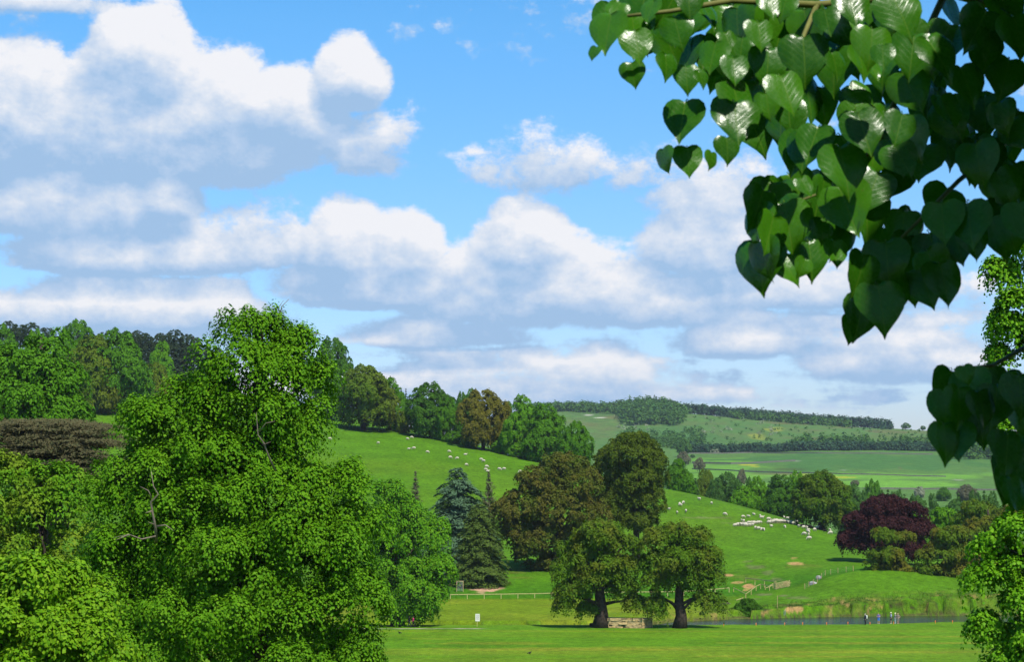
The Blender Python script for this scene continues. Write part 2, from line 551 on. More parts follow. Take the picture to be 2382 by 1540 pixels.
tab = []
ucol = []
for (px, pts) in COLS:
    first = pts[0][0]
    ys, zs = [], []
    for q in [p for p in NEARP if p[0] < first - 2] + pts:
        ys.append(q[0])
        if len(q) == 2: zs.append(q[1])
        elif q[1] == 'p': zs.append(zc(q[2], q[0], px))
        else: zs.append(zs[-1] + q[2])
    tab.append(np.interp(YG, ys, zs))
    ucol.append((px - W2 / 2) / F2)
tab = np.array(tab)
ZG = np.array([[0.0] * len(YG)] * len(UG))
for j in range(len(YG)):
    ZG[:, j] = np.interp(UG, ucol, tab[:, j])


def blur(A, r, axis):
    k = np.ones(2 * r + 1) / (2 * r + 1)
    pad = [(0, 0), (0, 0)]
    pad[axis] = (r, r)
    B = np.pad(A, pad, mode='edge')
    return np.apply_along_axis(lambda v_: np.convolve(v_, k, 'valid'), axis, B)


for _ in range(2):
    ZG = blur(ZG, 5, 0)
ZG = blur(blur(ZG, 2, 1), 2, 1)

NEAR_LIP = ([-0.5, 0.06, 0.0825, 0.153, 0.172, 0.2035, 0.5], [341, 341, 341, 342, 344, 349, 356])
FAR_EDGE = ([-0.5, 0.055, 0.075, 0.11, 0.133, 0.172, 0.211, 0.5], [350, 350, 369, 379, 383, 387, 389.5, 394])
WATER = -1.2


def terrain(x, y):
    x, y = np.atleast_1d(np.asarray(x, float)), np.atleast_1d(np.asarray(y, float))
    u = np.clip(x / np.maximum(y, 150.0), UG[0], UG[-1] - 1e-6)
    fu = (u - UG[0]) / (UG[1] - UG[0])
    iu = np.clip(fu.astype(int), 0, len(UG) - 2)
    fu = fu - iu
    yc = np.clip(y, YG[0], YG[-1] - 1e-3)
    iy = np.clip(np.searchsorted(YG, yc, 'right') - 1, 0, len(YG) - 2)
    fy = (yc - YG[iy]) / (YG[iy + 1] - YG[iy])
    z = (ZG[iu, iy] * (1 - fu) + ZG[iu + 1, iy] * fu) * (1 - fy) + (ZG[iu, iy + 1] * (1 - fu) + ZG[iu + 1, iy + 1] * fu) * fy
    # small undulations growing with distance
    amp = np.interp(y, [150, 320, 440, 600, 1200, 2500], [0.0, 0.05, 0.35, 0.7, 2.0, 7.0])
    wl = np.interp(y, [0, 450, 1000, 2500], [14, 22, 60, 140])
    z = z + amp * (fbm(x / wl + 40, y / wl, 3, 5) - 0.5)
    # river channel
    uu = x / np.maximum(y, 150.0)
    wob = (fbm(x / 7.0, y / 50.0, 3, 11) - 0.5) * 3.0
    yn = np.interp(uu, *NEAR_LIP) + wob * 0.35
    yf = np.interp(uu, *FAR_EDGE) + wob
    cut = (fbm(x / 4.0, np.zeros_like(x), 3, 31) > 0.55) * 1.0       # stretches where the far bank has slumped to a cliff
    w_in = np.clip((y - yn) / np.minimum(7.0, 0.4 * (yf - yn)), 0, 1)
    run = np.where(cut > 0, 1.6, 4.2) + (fbm(x / 2.3, y / 9.0, 2, 17) - 0.5) * 1.6
    w_out = np.clip((yf + np.maximum(run, 0.6) - y) / np.maximum(run, 0.6), 0, 1)
    w_out = np.where(y > yf + 8, 0, w_out)
    chan = np.minimum(w_in * w_in * (3 - 2 * w_in), w_out)
    z = z * (1 - chan) + (WATER - 0.9) * chan
    # turf hummocks over the eroded bank
    bank = np.exp(-((y - yf - 6) / 7.0) ** 2) * np.clip((uu - 0.05) * 20, 0, 1)
    z = z + bank * (fbm(x / 3.0, y / 3.0, 3, 23) - 0.5) * 1.3
    return z


def T(x, y):
    return float(terrain([x], [y])[0])


def ground_at(px, py, y0=200.0, y1=1100.0):
    """first place on the ground along the sight line through (px, py)"""
    Ys = np.linspace(y0, y1, 3600)
    p0, p1 = P(px, py, y0), P(px, py, y1)
    f = (Ys - y0) / (y1 - y0)
    xs, zs = p0.x + (p1.x - p0.x) * f, p0.z + (p1.z - p0.z) * f
    tz = terrain(xs, Ys)
    hit = np.nonzero(zs <= tz)[0]
    i = hit[0] if len(hit) else int(np.argmin(zs - tz))
    return Vector((xs[i], Ys[i], tz[i]))


# ------------------------------------------------------------------ ground colour (turf kinds, bare earth, crops)
LAWN = np.array((0.084, 0.180, 0.0065)); MEADOW = np.array((0.112, 0.176, 0.006)); PAST = np.array((0.064, 0.156, 0.0048))
STRAW = np.array((0.185, 0.195, 0.016)); ROUGH = np.array((0.10, 0.13, 0.016)); EARTH = np.array((0.36, 0.215, 0.085)); DARKSOIL = np.array((0.045, 0.032, 0.018))
PINK = np.array((0.40, 0.235, 0.14)); FARG = np.array((0.072, 0.150, 0.030)); CROP = np.array((0.100, 0.225, 0.026)); DULL = np.array((0.052, 0.130, 0.028))  # FARG is bluer and duller, standing in for haze over the far hill
BRACKEN = np.array((0.115, 0.110, 0.040)); YELLOW = np.array((0.42, 0.36, 0.02)); ROCK = np.array((0.34, 0.31, 0.26)); TRACK = np.array((0.13, 0.13, 0.055))

PATCHES = [  # px, py, rx, ry, colour, strength
    (1128, 1368, 42, 11, PINK, 1), (1095, 1350, 14, 5, PINK, .8), (1852, 1313, 24, 4.5, EARTH, .9), (1848, 1300, 7, 3, EARTH, .7),
    (1693, 1339, 12, 4, EARTH, .9), (1743, 1365, 15, 6.5, EARTH, .95), (1715, 1356, 14, 3.5, EARTH, .6), (1735, 1374, 10, 3, EARTH, .6),
    (1855, 1418, 12, 6, EARTH, 1), (1838, 1419, 12, 7, EARTH, .9), (1961, 1402, 8, 7, EARTH, .9), (1972, 1409, 7, 6, EARTH, .8), (1939, 1394, 4, 5, EARTH, .9),
    (1781, 1427, 12, 5, EARTH, .7), (2021, 1416, 10, 5, EARTH, .7), (1932, 1428, 5, 6, EARTH, .6), (2050, 1414, 8, 3, EARTH, .5), (2090, 1408, 12, 2.5, DARKSOIL, .8),
    (1840, 1409, 26, 3, DARKSOIL, 1), (2018, 1411, 10, 2.5, DARKSOIL, .9), (2070, 1411, 8, 2.5, DARKSOIL, .9), (2120, 1414, 12, 3, DARKSOIL, .8),
    (1640, 1443, 30, 4, DARKSOIL, .6), (2180, 1426, 40, 5, DARKSOIL, .7), (1785, 1420, 10, 3, DARKSOIL, .7), (1590, 1440, 50, 4, ROUGH, .8),
    (1860, 1392, 30, 4, TRACK, .5), (1960, 1396, 40, 8, ROUGH, .6), (1780, 1384, 22, 3, TRACK, .7), (1822, 1387, 14, 3, TRACK, .7), (1758, 1394, 12, 2, TRACK, .5),
    (1760, 1320, 26, 5, TRACK, .55), (1785, 1333, 18, 6, TRACK, .5), (1808, 1349, 14, 6, TRACK, .5), (1830, 1357, 9, 4, EARTH, .45), (1740, 1307, 16, 3, TRACK, .5),
    (1865, 1318, 40, 6, ROUGH, .5), (1740, 1345, 30, 8, ROUGH, .5), (1140, 1310, 10, 2, EARTH, .4), (1195, 1333, 24, 2, ROUGH, .7), (1215, 1345, 30, 2.5, ROUGH, .6),
    (1730, 1223, 36, 1.2, TRACK, .9), (1812, 1217, 26, 1.2, TRACK, .8), (1640, 1205, 60, 2.5, TRACK, .5), (1720, 1217, 60, 2.0, TRACK, .4),
    (990, 1464, 28, 2.0, TRACK, .5), (1300, 1512, 340, 4.0, STRAW, .55), (1150, 1498, 170, 3.5, STRAW, .5), (1000, 1487, 60, 3, STRAW, .3),
    (1800, 1528, 240, 3.0, STRAW, .6), (2050, 1518, 300, 3.5, STRAW, .45), (1990, 1482, 330, 2.6, STRAW, .55), (2020, 1497, 330, 2.8, STRAW, .6), (1640, 1507, 330, 3.0, STRAW, .35),
    (1990, 1467, 280, 2.0, STRAW, .25),
    # far valley and hill
    (1870, 1110, 90, 5, YELLOW, .0),
]
FARPATCH = [
    (1700, 1072, 110, 8, CROP, 1), (1700, 1088, 130, 9, CROP * 1.05, .9), (2000, 1075, 300, 22, DULL, 1), (2000, 1108, 330, 9, CROP * 1.1, 1), (2000, 1126, 330, 9, CROP * 1.15, 1),
    (1640, 1105, 80, 10, CROP, .9), (1820, 1103, 60, 4, BRACKEN, .7), (1740, 1082, 26, 1.6, YELLOW, .7), (1756, 1086, 14, 1.2, YELLOW, .6), (1890, 1107, 50, 2.4, YELLOW, .8), (1870, 1104, 22, 2, YELLOW, .6), (1965, 1111, 32, 1.4, YELLOW, .7), (2230, 1117, 14, 2, ROCK, .35),
    (1830, 1092, 40, 3, DARKSOIL, .45), (1963, 1094, 9, 2, ROCK, .25), (2094, 1090, 4, 7, BRACKEN, .5), (1853, 1073, 14, 2.5, ROCK, .35),
    (1380, 960, 90, 9, DULL * .8 + BRACKEN * .2, .9), (1380, 957, 34, 3, ROCK, .35), (1450, 972, 60, 6, BRACKEN, .7), (1640, 1030, 70, 24, DULL, .6), (1570, 1010, 60, 25, DULL, .7),
    (1810, 962, 44, 3.2, ROCK, .4), (1740, 958, 30, 2, ROCK, .25), (1880, 985, 100, 2.5, BRACKEN, .6), (2060, 1005, 40, 5, BRACKEN * .9, .6), (2200, 1005, 90, 8, BRACKEN, .5),
    (1800, 1000, 24, 7, YELLOW * .45 + FARG * .55, .7), (1762, 1017, 30, 9, YELLOW * .4 + FARG * .6, .7), (1955, 995, 40, 3, BRACKEN, .5), (2320, 1018, 30, 3, ROCK * 1.1, .8), (1620, 985, 60, 5, BRACKEN, .3),
    (1395, 972, 18, 1.2, ROCK * 1.4, .8), (1368, 966, 10, 1.5, ROCK * 1.3, .6),
]


def ground_colour(x, y, z):
    n1 = fbm(x / 9.0, y / 16.0, 4, 3)
    n2 = fbm(x / 1.3, y / 2.2, 3, 9)
    n3 = fbm(x / 45.0, y / 60.0, 3, 14)
    C = np.zeros((len(x), 3))

    def lay(c, w_):
        nonlocal C
        w_ = np.clip(w_, 0, 1)[:, None]
        C = C * (1 - w_) + c * w_

    lay(LAWN, np.ones_like(x))
    band = fbm(x / 190.0 + 3, y / 5.5, 3, 41)                        # mown swathes
    lay(LAWN * np.array((0.75, 0.90, 0.85)), np.clip((0.50 - band) * 5, 0, 1) * 0.8)
    lay(STRAW * .5 + LAWN * .5, np.clip((band - 0.56) * 5, 0, 1) * 0.65)
    ynr = np.interp(x / np.maximum(y, 150), *FAR_EDGE)
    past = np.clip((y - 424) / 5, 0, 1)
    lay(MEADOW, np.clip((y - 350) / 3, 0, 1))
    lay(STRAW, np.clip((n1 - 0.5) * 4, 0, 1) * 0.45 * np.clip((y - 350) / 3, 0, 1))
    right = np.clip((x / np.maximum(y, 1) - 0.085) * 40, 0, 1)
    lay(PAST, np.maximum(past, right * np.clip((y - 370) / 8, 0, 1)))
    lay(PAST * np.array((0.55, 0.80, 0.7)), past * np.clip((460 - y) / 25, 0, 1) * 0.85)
    lay(MEADOW * .9, np.clip((n3 - 0.5) * 3, 0, 1) * past * 0.35)
    lay(PAST * np.array((0.80, 0.86, 0.9)), np.clip((n1 - 0.52) * 4, 0, 1) * past * 0.45)
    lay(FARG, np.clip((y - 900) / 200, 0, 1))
    px, py = proj(x, y, z)
    near = (y < 800)
    wob = (fbm(x / 2.0, y / 2.6, 3, 51) - 0.5) * 1.1
    for (cx, cy_, rx, ry, col, st) in PATCHES:
        d = np.sqrt(((px - cx) / rx) ** 2 + ((py - cy_) / ry) ** 2) + wob
        lay(col, np.clip((1.05 - d) * 3.0, 0, 1) * st * near)
    far = (y > 1150)
    if far.any():
        n4 = fbm(x / 60.0, y / 160.0, 4, 61)
        lay(BRACKEN, far * np.clip((y - 2100) / 300, 0, 1) * np.clip((n4 - 0.5) * 4, 0, 1) * 0.6)
        lay(DULL, far * np.clip((y - 2100) / 300, 0, 1) * np.clip((0.47 - n4) * 4, 0, 1) * 0.6)
        n5 = fbm(x / 14.0, y / 34.0, 4, 66)
        lay(BRACKEN * np.array((.9, 1.0, 1.0)), far * np.clip((n5 - 0.52) * 5, 0, 1) * 0.4 * np.clip((y - 2000) / 200, .35, 1))
        lay(DULL * .8, far * np.clip((0.44 - n5) * 5, 0, 1) * 0.45 * np.clip((y - 2000) / 200, .25, 1))
        wob = (fbm(x / 22.0, y / 60.0, 4, 71) - 0.5) * 1.7
        for (cx, cy_, rx, ry, col, st) in FARPATCH:
            d = np.sqrt(((px - cx) / rx) ** 2 + ((py - cy_) / ry) ** 2) + wob
            lay(col, np.clip((1.05 - d) * 3.0, 0, 1) * st * far)
    # tussocks and slips of earth on the far bank
    yf = np.interp(x / np.maximum(y, 150), *FAR_EDGE)
    bz = np.clip(1 - np.abs(y - yf - 5) / 9.0, 0, 1) * (x / np.maximum(y, 1) > 0.06)
    e1, e2 = fbm(x / 2.6, y / 2.0, 4, 81), fbm(x / 1.4, y / 1.1, 3, 82)
    lay(ROUGH, bz * np.clip((e1 - 0.42) * 5, 0, 1) * 0.75)
    lay(EARTH * .75, bz * np.clip((e2 - 0.60) * 8, 0, 1) * np.clip((e1 - .4) * 4, 0, 1) * 0.8)
    lay(DARKSOIL, bz * np.clip((0.36 - e2) * 8, 0, 1) * 0.55)
    # water line mud
    mud = np.clip(1 - np.abs(z + 1.0) / 0.35, 0, 1) * ((y > 338) & (y < 402))
    lay(DARKSOIL * 1.6, mud * 0.9)
    return C


# ground material: colour from the turf map, fine mottling and relief from noise
gm, n = new_mat('turf')
at = n.n('ShaderNodeAttribute', attribute_name='turf')
t = n.n('ShaderNodeTexCoord')
v0 = n.v('MULTIPLY', t.outputs['Object'], (1.0, 0.55, 1.0))
f1 = n.noise(v0, 0.9, 6, 0.65)
f2 = n.noise(v0, 0.12, 4, 0.6)
f3 = n.noise(v0, 4.5, 4, 0.6)
k = n.m('ADD', n.m('MULTIPLY', n.rng(f1, 0.25, 0.75, -0.5, 0.5), 0.85), n.m('MULTIPLY', n.rng(f3, 0.25, 0.75, -0.5, 0.5), 0.75))
k = n.m('ADD', n.m('ADD', k, 1.0), n.m('MULTIPLY', n.rng(f2, 0.3, 0.7, -0.5, 0.5), 0.36))
cc = n.v('SCALE', at.outputs['Color'])
n.put(cc.node.inputs['Scale'], k)
cc = n.mix(n.rng(f3, 0.55, 0.85, 0, 0.30), cc, n.v('MULTIPLY', cc, (1.5, 1.1, 1.2)))
pb = n.n('ShaderNodeBsdfPrincipled')
n.put(pb.inputs['Base Color'], cc)
pb.inputs['Roughness'].default_value = 0.95
pb.inputs['Specular IOR Level'].default_value = 0.04
bp = n.n('ShaderNodeBump')
bp.inputs['Strength'].default_value = 0.8
bp.inputs['Distance'].default_value = 0.22
n.put(bp.inputs['Height'], n.m('ADD', f1, n.m('MULTIPLY', f3, 0.6)))
n.put(pb.inputs['Normal'], bp.outputs[0])
finish(n, pb.outputs[0])
M['turf'] = gm


def sheet(name, ss, ys, pad=300.0, drop_first=0.0, drop_last=0.0):
    s_, y_ = np.meshgrid(ss, ys)
    x_ = s_ * (np.maximum(y_, 0) + pad)
    x, y = x_.ravel(), y_.ravel()
    z = terrain(x, y)
    nc = len(ss)
    zz = z.copy()
    if drop_first: zz[:nc] -= drop_first
    if drop_last: zz[-nc:] -= drop_last
    V = np.stack([x, y, zz], 1)
    r, c = len(ys), nc
    i = (np.arange(r - 1)[:, None] * c + np.arange(c - 1)[None, :]).ravel()
    Fq = np.stack([i, i + 1, i + c + 1, i + c], 1)
    me = mesh_np(name, V, Fq, True)
    C = ground_colour(x, y, z)
    a = me.attributes.new('turf', 'FLOAT_COLOR', 'POINT')
    a.data.foreach_set('color', np.concatenate([C, np.ones((len(C), 1))], 1).astype(np.float32).ravel())
    o = link(name, me, M['turf'])
    tag(o, kind='structure')
    return o


def split(inner, outer, n_in, n_out):
    q = np.linspace(inner, outer, n_out + 1)[1:]
    return np.concatenate([-q[::-1], np.linspace(-inner, inner, n_in), q])


sheet('lawn', split(0.16, 0.55, 330, 30), np.concatenate([np.arange(-400, 250, 12.0), np.arange(250, 337.1, 0.9)]), drop_last=0.4)
sheet('river_bank', split(0.135, 0.55, 600, 50), np.concatenate([np.arange(335.5, 392, 0.42), np.arange(392, 470.5, 0.85)]), drop_first=0.4, drop_last=0.4)
sheet('hillside', split(0.20, 0.55, 460, 40), np.concatenate([np.arange(468, 660, 2.0), np.arange(660, 1260, 7.0)]), drop_first=0.5, drop_last=1.5)
sheet('far_hills', split(0.25, 0.55, 420, 40), np.concatenate([np.arange(1225, 2100, 11.0), np.arange(2100, 3100, 9.0), np.arange(3100, 5000, 120.0), np.arange(5000, 13901, 500.0)]), drop_first=1.5)

# river
wm, n = new_mat('river_water')
t = n.n('ShaderNodeTexCoord')
pb = n.n('ShaderNodeBsdfPrincipled')
pb.inputs['Base Color'].default_value = (0.010, 0.018, 0.016, 1)
pb.inputs['Roughness'].default_value = 0.06
pb.inputs['IOR'].default_value = 1.33
w1 = n.noise(n.v('MULTIPLY', t.outputs['Object'], (0.6, 1.0, 1.0)), 2.2, 3, 0.6)
sx = n.n('ShaderNodeSeparateXYZ')
n.put(sx.inputs[0], t.outputs['Object'])
wind = n.m('ADD', sx.outputs[0], n.m('MULTIPLY', n.noise(t.outputs['Object'], 0.06, 2, 0.5), 30.0))   # breeze ruffles the open reach, the far pool lies calm
bp = n.n('ShaderNodeBump')
n.put(bp.inputs['Strength'], n.rng(wind, 70.0, 92.0, 0.85, 0.45))
bp.inputs['Distance'].default_value = 0.35
n.put(bp.inputs['Height'], w1)
n.put(pb.inputs['Normal'], bp.outputs[0])
finish(n, pb.outputs[0])
m_ = MB()
m_.add([(-420, 339.5, WATER), (420, 339.5, WATER), (420, 402, WATER), (-420, 402, WATER)], [(0, 1, 2, 3)])
tag(m_.build('river', wm), kind='structure')

# gravel footpath under the trees
xs_ = np.linspace(P(700, 1460, 331).x, P(1142, 1460, 331).x, 90)
V, Fq = [], []
for i, x in enumerate(xs_):
    yc = 331.2 + 0.5 * math.sin(x * 0.13) + 0.25 * math.sin(x * 0.41)
    hw = (0.5 + 0.25 * math.sin(x * 0.7) + 0.15 * math.sin(x * 2.1)) * min(1, (xs_[-1] - x) / 2.5 + 0.05)
    for q in (-hw, hw):
        V.append((x, yc + q, T(x, yc + q) + 0.03))
for i in range(len(xs_) - 1):
    Fq.append((2 * i, 2 * i + 2, 2 * i + 3, 2 * i + 1))
tag(link('footpath', mesh_np('footpath', V, Fq), M['gravel']), kind='structure')

# ------------------------------------------------------------------ foliage
def unit(a):
    return a / np.maximum(np.linalg.norm(a, axis=1, keepdims=True), 1e-9)


def leaf_cards(C, N, size, rng, aspect=0.75, tang=None, fold=0.12, tri=True):
    """one folded four-cornered blade per leaf"""
    n_ = len(C)
    r = rng.normal(size=(n_, 3)) if tang is None else tang + 0.35 * rng.normal(size=(n_, 3))
    t_ = unit(r - N * (r * N).sum(1, keepdims=True))
    b_ = np.cross(N, t_)
    s = np.asarray(size)[:, None] * 0.5
    w_ = s * aspect
    if tri:                                  # distant leaf: a single pointed blade
        w_ = w_ * 1.15
        V = np.stack([C - t_ * s * .8 + b_ * w_, C + t_ * s * 1.25, C - t_ * s * .8 - b_ * w_], 1).reshape(-1, 3)
        return V, np.arange(3 * n_).reshape(n_, 3)
    v0 = C - t_ * s
    v1 = C + b_ * w_ - t_ * s * 0.15 - N * s * fold
    v2 = C + t_ * s
    v3 = C - b_ * w_ - t_ * s * 0.15 - N * s * fold
    V = np.stack([v0, v1, v2, v3], 1).reshape(-1, 3)
    F_ = np.arange(4 * n_).reshape(n_, 4)
    return V, F_


def clump_centres(lobes, spacing, rng, inner=0.16, bottom=0.55, dens=1.0, cull=0.55):
    """points spread over the outside of a union of ellipsoids; lobes rows: cx cy cz rx ry rz"""
    out, nor = [], []
    L = np.asarray(lobes, float)
    for i, (cx, cy_, cz, rx, ry, rz) in enumerate(L):
        area = 4 * math.pi * (((rx * ry) ** 1.6 + (rx * rz) ** 1.6 + (ry * rz) ** 1.6) / 3) ** (1 / 1.6)
        k_ = max(6, int(area / (spacing * spacing) * dens))
        d = unit(rng.normal(size=(k_, 3)))
        d = d[(d[:, 2] > -bottom) | (rng.random(k_) < 0.35)]
        rad = np.where(rng.random(len(d)) < inner, rng.uniform(0.45, 0.8, len(d)), rng.uniform(0.84, 1.06, len(d)))
        p = np.array([cx, cy_, cz]) + d * np.array([rx, ry, rz]) * rad[:, None]
        keep = np.ones(len(p), bool)
        for j, q in enumerate(L):
            if j == i: continue
            rr = np.sqrt((((p - q[:3]) / q[3:]) ** 2).sum(1))
            keep &= rr > cull
        nn = unit(d / np.array([rx, ry, rz]))
        out.append(p[keep]); nor.append(nn[keep])
    return np.concatenate(out), np.concatenate(nor)


def crown_mesh(name, lobes, rng, spacing, leaf, per, flat=0.42, droop=0.6, jitter=0.34, upmix=1.1, size_var=0.35, aspect=0.75, bottom=0.35, inner=0.12, hang=0.0, dens=1.15, tri=True):
    C, Nn = clump_centres(lobes, spacing, rng, inner, bottom, dens)
    k_ = len(C)
    R = spacing * rng.uniform(0.38, 0.82, k_)
    axis = unit(Nn + np.array([0, 0, upmix]) + 0.25 * rng.normal(size=(k_, 3)))
    idx = np.repeat(np.arange(k_), (per * (R / spacing / 0.6) ** 2).astype(int) + 4)
    m = len(idx)
    ax = axis[idx]
    # dome-shaped pad of leaves round each clump axis
    t1 = unit(np.cross(ax, np.array([0.31, 0.77, 0.22])))
    t2 = np.cross(ax, t1)
    rho = np.sqrt(rng.random(m)) * rng.uniform(0.75, 1.12, m)
    th = rng.random(m) * 2 * math.pi
    # lobed pad outline so no clump is round
    lob = 1 + 0.30 * np.sin(3 * th + idx * 1.7) + 0.18 * np.sin(5 * th + idx * 2.9)
    rho = rho * lob
    h = flat * np.sqrt(np.clip(1.2 - rho ** 2, 0, None)) + rng.normal(size=m) * 0.13
    off = (t1 * np.cos(th)[:, None] + t2 * np.sin(th)[:, None]) * rho[:, None] + ax * h[:, None]
    p = C[idx] + off * R[idx][:, None]
    p[:, 2] -= droop * R[idx] * rho ** 2
    if hang:
        p[:, 2] -= hang * R[idx] * (rng.random(m) ** 2)
    nr = unit(unit(off * np.array([1, 1, 1]) * (0.6 / max(flat, 0.1)) + ax * 0.8) + jitter * rng.normal(size=(m, 3)))
    size = leaf * rng.uniform(1 - size_var, 1 + size_var, m)
    tang = off - ax * 0.4
    tang[:, 2] -= 0.6
    V, F_ = leaf_cards(p, nr, size, rng, aspect, unit(tang), tri=tri)
    return mesh_np(name, V, F_), C


def limb_mesh(name, base, top, r0, targets, rng, sides=9, flare=1.5, limb_r=0.32, crook=0.04):
    """trunk with root flare and forking limbs that reach into the crown"""
    b = MB()
    base, top = Vector(base), Vector(top)
    H = (top - base).length
    pts, rad = [], []
    for i in range(9):
        f = i / 8
        wob = Vector((rng.normal(), rng.normal(), 0)) * H * crook * 0.35 * (f > 0) * (1 - 0.3 * f)
        pts.append(base.lerp(top, f) + wob - Vector((0, 0, 0.15 if i == 0 else 0)))
        rad.append(r0 * (flare if i == 0 else (1.12 if i == 1 else 1.0)) * (1 - 0.62 * f))
    b.tube(pts, rad, sides)
    for tg in targets:
        tg = Vector(tg)
        f = min(0.92, max(0.22, ((tg.z - base.z) / max(H, .1)) * 0.62))
        s = base.lerp(top, f)
        i = min(7, int(f * 8))
        s = pts[i].lerp(pts[i + 1], f * 8 - i)
        mid = s.lerp(tg, 0.5) + Vector((rng.normal() * .06, rng.normal() * .06, 0.10)) * (tg - s).length
        q1 = s.lerp(mid, 0.5) + Vector((rng.normal(), rng.normal(), rng.normal())) * .03 * H
        rr = r0 * limb_r * (1 - 0.5 * f)
        b.tube([s, q1, mid, mid.lerp(tg, 0.55) + Vector((0, 0, .02 * H)), tg], [rr * 1.25, rr, rr * .75, rr * .5, rr * .2], 6)
    return b


def tree_parts(name, label, base, mat, crown, trunk, cat='tree', group=None, bark=None):
    root = empty(name, base)
    tag(root, label, cat, group)
    if trunk is not None:
        tr = trunk if isinstance(trunk, bpy.types.Mesh) else trunk.mesh('trunk', (bark or M['bark'],), True)
        link('trunk', tr, bark or M['bark'], root)
    c = link('crown', crown, mat, root)
    return root


def px_lobes(lst, Y, base, depth=0.9, shrink=0.0):
    """ellipses given in picture units at depth Y -> solid ellipsoids relative to the tree's base"""
    out = []
    k_ = Y / F2
    for q in lst:
        px, py, rx, ry = q[:4]
        off = q[4] if len(q) > 4 else 0.0
        c = P(px, py, Y + off) - base
        rx, ry = max(rx * k_ - shrink, rx * k_ * .45), max(ry * k_ - shrink * .8, ry * k_ * .45)
        out.append((c.x, c.y, c.z, rx, max(rx, ry * 0.8) * depth, ry))
    return out


def big_tree(name, label, px, Y, lst, mat, spacing, leaf, per, seed, trunk_r, trunk_top=None, limbs=8, cat='tree', group=None, lean=0.0, depth=0.9, split=4, core=.66, **kw):
    rng = np.random.default_rng(seed)
    bx = P(px, 1300, Y).x
    base = Vector((bx, Y, T(bx, Y)))
    lobes = px_lobes(lst, Y, base, depth, spacing * (.12 if Y < 200 else .05))
    if split:                                # each mass of the crown breaks into separate boughs round a shaded core
        out = []
        for (cx, cy_, cz, rx, ry, rz) in lobes:
            out.append((cx, cy_, cz - rz * .1, rx * core, ry * core, rz * core * .97))
            for b_ in range(split):
                d_ = unit(rng.normal(size=(1, 3)))[0]
                d_[2] = abs(d_[2]) * 1.1 - .45
                if d_[1] > 0.3: d_[1] *= -1 if rng.random() < .6 else 1
                k_ = rng.uniform(.8, 1.2)
                out.append((cx + d_[0] * rx * .60, cy_ + d_[1] * ry * .60, cz + d_[2] * rz * .66, rx * .54 * k_, ry * .54 * k_, rz * .32 * k_))
        lobes = out
    me, C = crown_mesh('crown', lobes, rng, spacing, leaf, per, tri=Y > 100, **kw)
    zt = max(l[2] + l[5] * 0.3 for l in lobes)
    top = Vector((lean, 0, zt if trunk_top is None else trunk_top))
    idx = rng.choice(len(C), min(limbs, len(C)), replace=False)
    tg = [tuple(C[i] * np.array([0.85, 0.85, 0.97])) for i in idx]
    tr = limb_mesh('trunk', (0, 0, 0), top, trunk_r, tg, rng)
    return tree_parts(name, label, base, mat, me, tr, cat, group)


# ---- the near lime at the left, and its dead wood
LIME = [(585, 765, 95, 72), (690, 800, 62, 50), (560, 850, 150, 80), (690, 870, 92, 80), (480, 905, 95, 62), (610, 950, 160, 80), (420, 970, 125, 68), (350, 960, 66, 50),
        (560, 1040, 190, 85), (690, 985, 75, 75), (330, 1085, 125, 72), (300, 1160, 112, 82), (470, 1150, 190, 105), (650, 1150, 175, 120), (800, 1120, 96, 80), (780, 1205, 110, 85),
        (360, 1330, 130, 120), (520, 1330, 190, 130), (690, 1350, 180, 150), (820, 1370, 78, 130), (400, 1490, 170, 120), (640, 1520, 220, 140), (830, 1510, 70, 110), (250, 1270, 70, 55), (470, 1245, 220, 95), (690, 1250, 190, 100), (330, 1250, 120, 80), (600, 1100, 150, 90), (560, 1430, 260, 110), (300, 1440, 130, 90), (480, 1380, 160, 90), (240, 1360, 100, 70)]
lime = big_tree('lime_tree', 'tall broad bright green lime tree with grey dead branches, largest tree on the left', 600, 90, LIME, M['lime'], 1.15, 0.13, 235, 11, 0.55, limbs=14, flat=0.42, droop=0.8, jitter=0.26, aspect=0.8, hang=0.3, dens=1.05, bottom=.05, split=6)


def dead(parent, Y, pts, r0, seed, forks=()):
    b = MB()
    base = parent.location
    w3 = [P(px, py, Y + oy) - base for px, py, oy in pts]
    k_ = len(w3)
    b.tube(w3, [r0 * .7 * (1 - 0.8 * i / (k_ - 1)) for i in range(k_)], 6)
    for f in forks:
        q = [P(px, py, Y + oy) - base for px, py, oy in f]
        b.tube(q, [r0 * .4 * (1 - 0.8 * i / (len(q) - 1)) for i in range(len(q))], 5)
    b.build('dead_branch', M['deadwood'], parent, True)


dead(lime, 86.6, [(364, 1262, .5), (361, 1225, 0), (355, 1195, -.1), (351, 1168, -.2), (368, 1150, -.3), (357, 1132, -.3), (352, 1098, -.3)], 0.10, 1,
     [[(352, 1160, -.2), (345, 1142, -.4), (325, 1132, -.5)], [(366, 1225, -.1), (385, 1222, -.4), (405, 1236, -.5)], [(362, 1248, 0), (330, 1255, -.3), (300, 1244, -.4), (262, 1252, -.5)], [(300, 1244, -.4), (268, 1258, -.5)],
      [(360, 1222, 0), (345, 1215, -.3)], [(352, 1190, -.2), (338, 1194, -.4)]])
dead(lime, 86.5, [(640, 1095, .4), (625, 1062, 0), (613, 1030, -.2), (600, 1012, -.3), (598, 985, -.3), (596, 960, -.4)], 0.07, 2,
     [[(603, 1005, -.2), (618, 985, -.4), (640, 980, -.5)], [(613, 1035, -.2), (630, 1028, -.3)]])
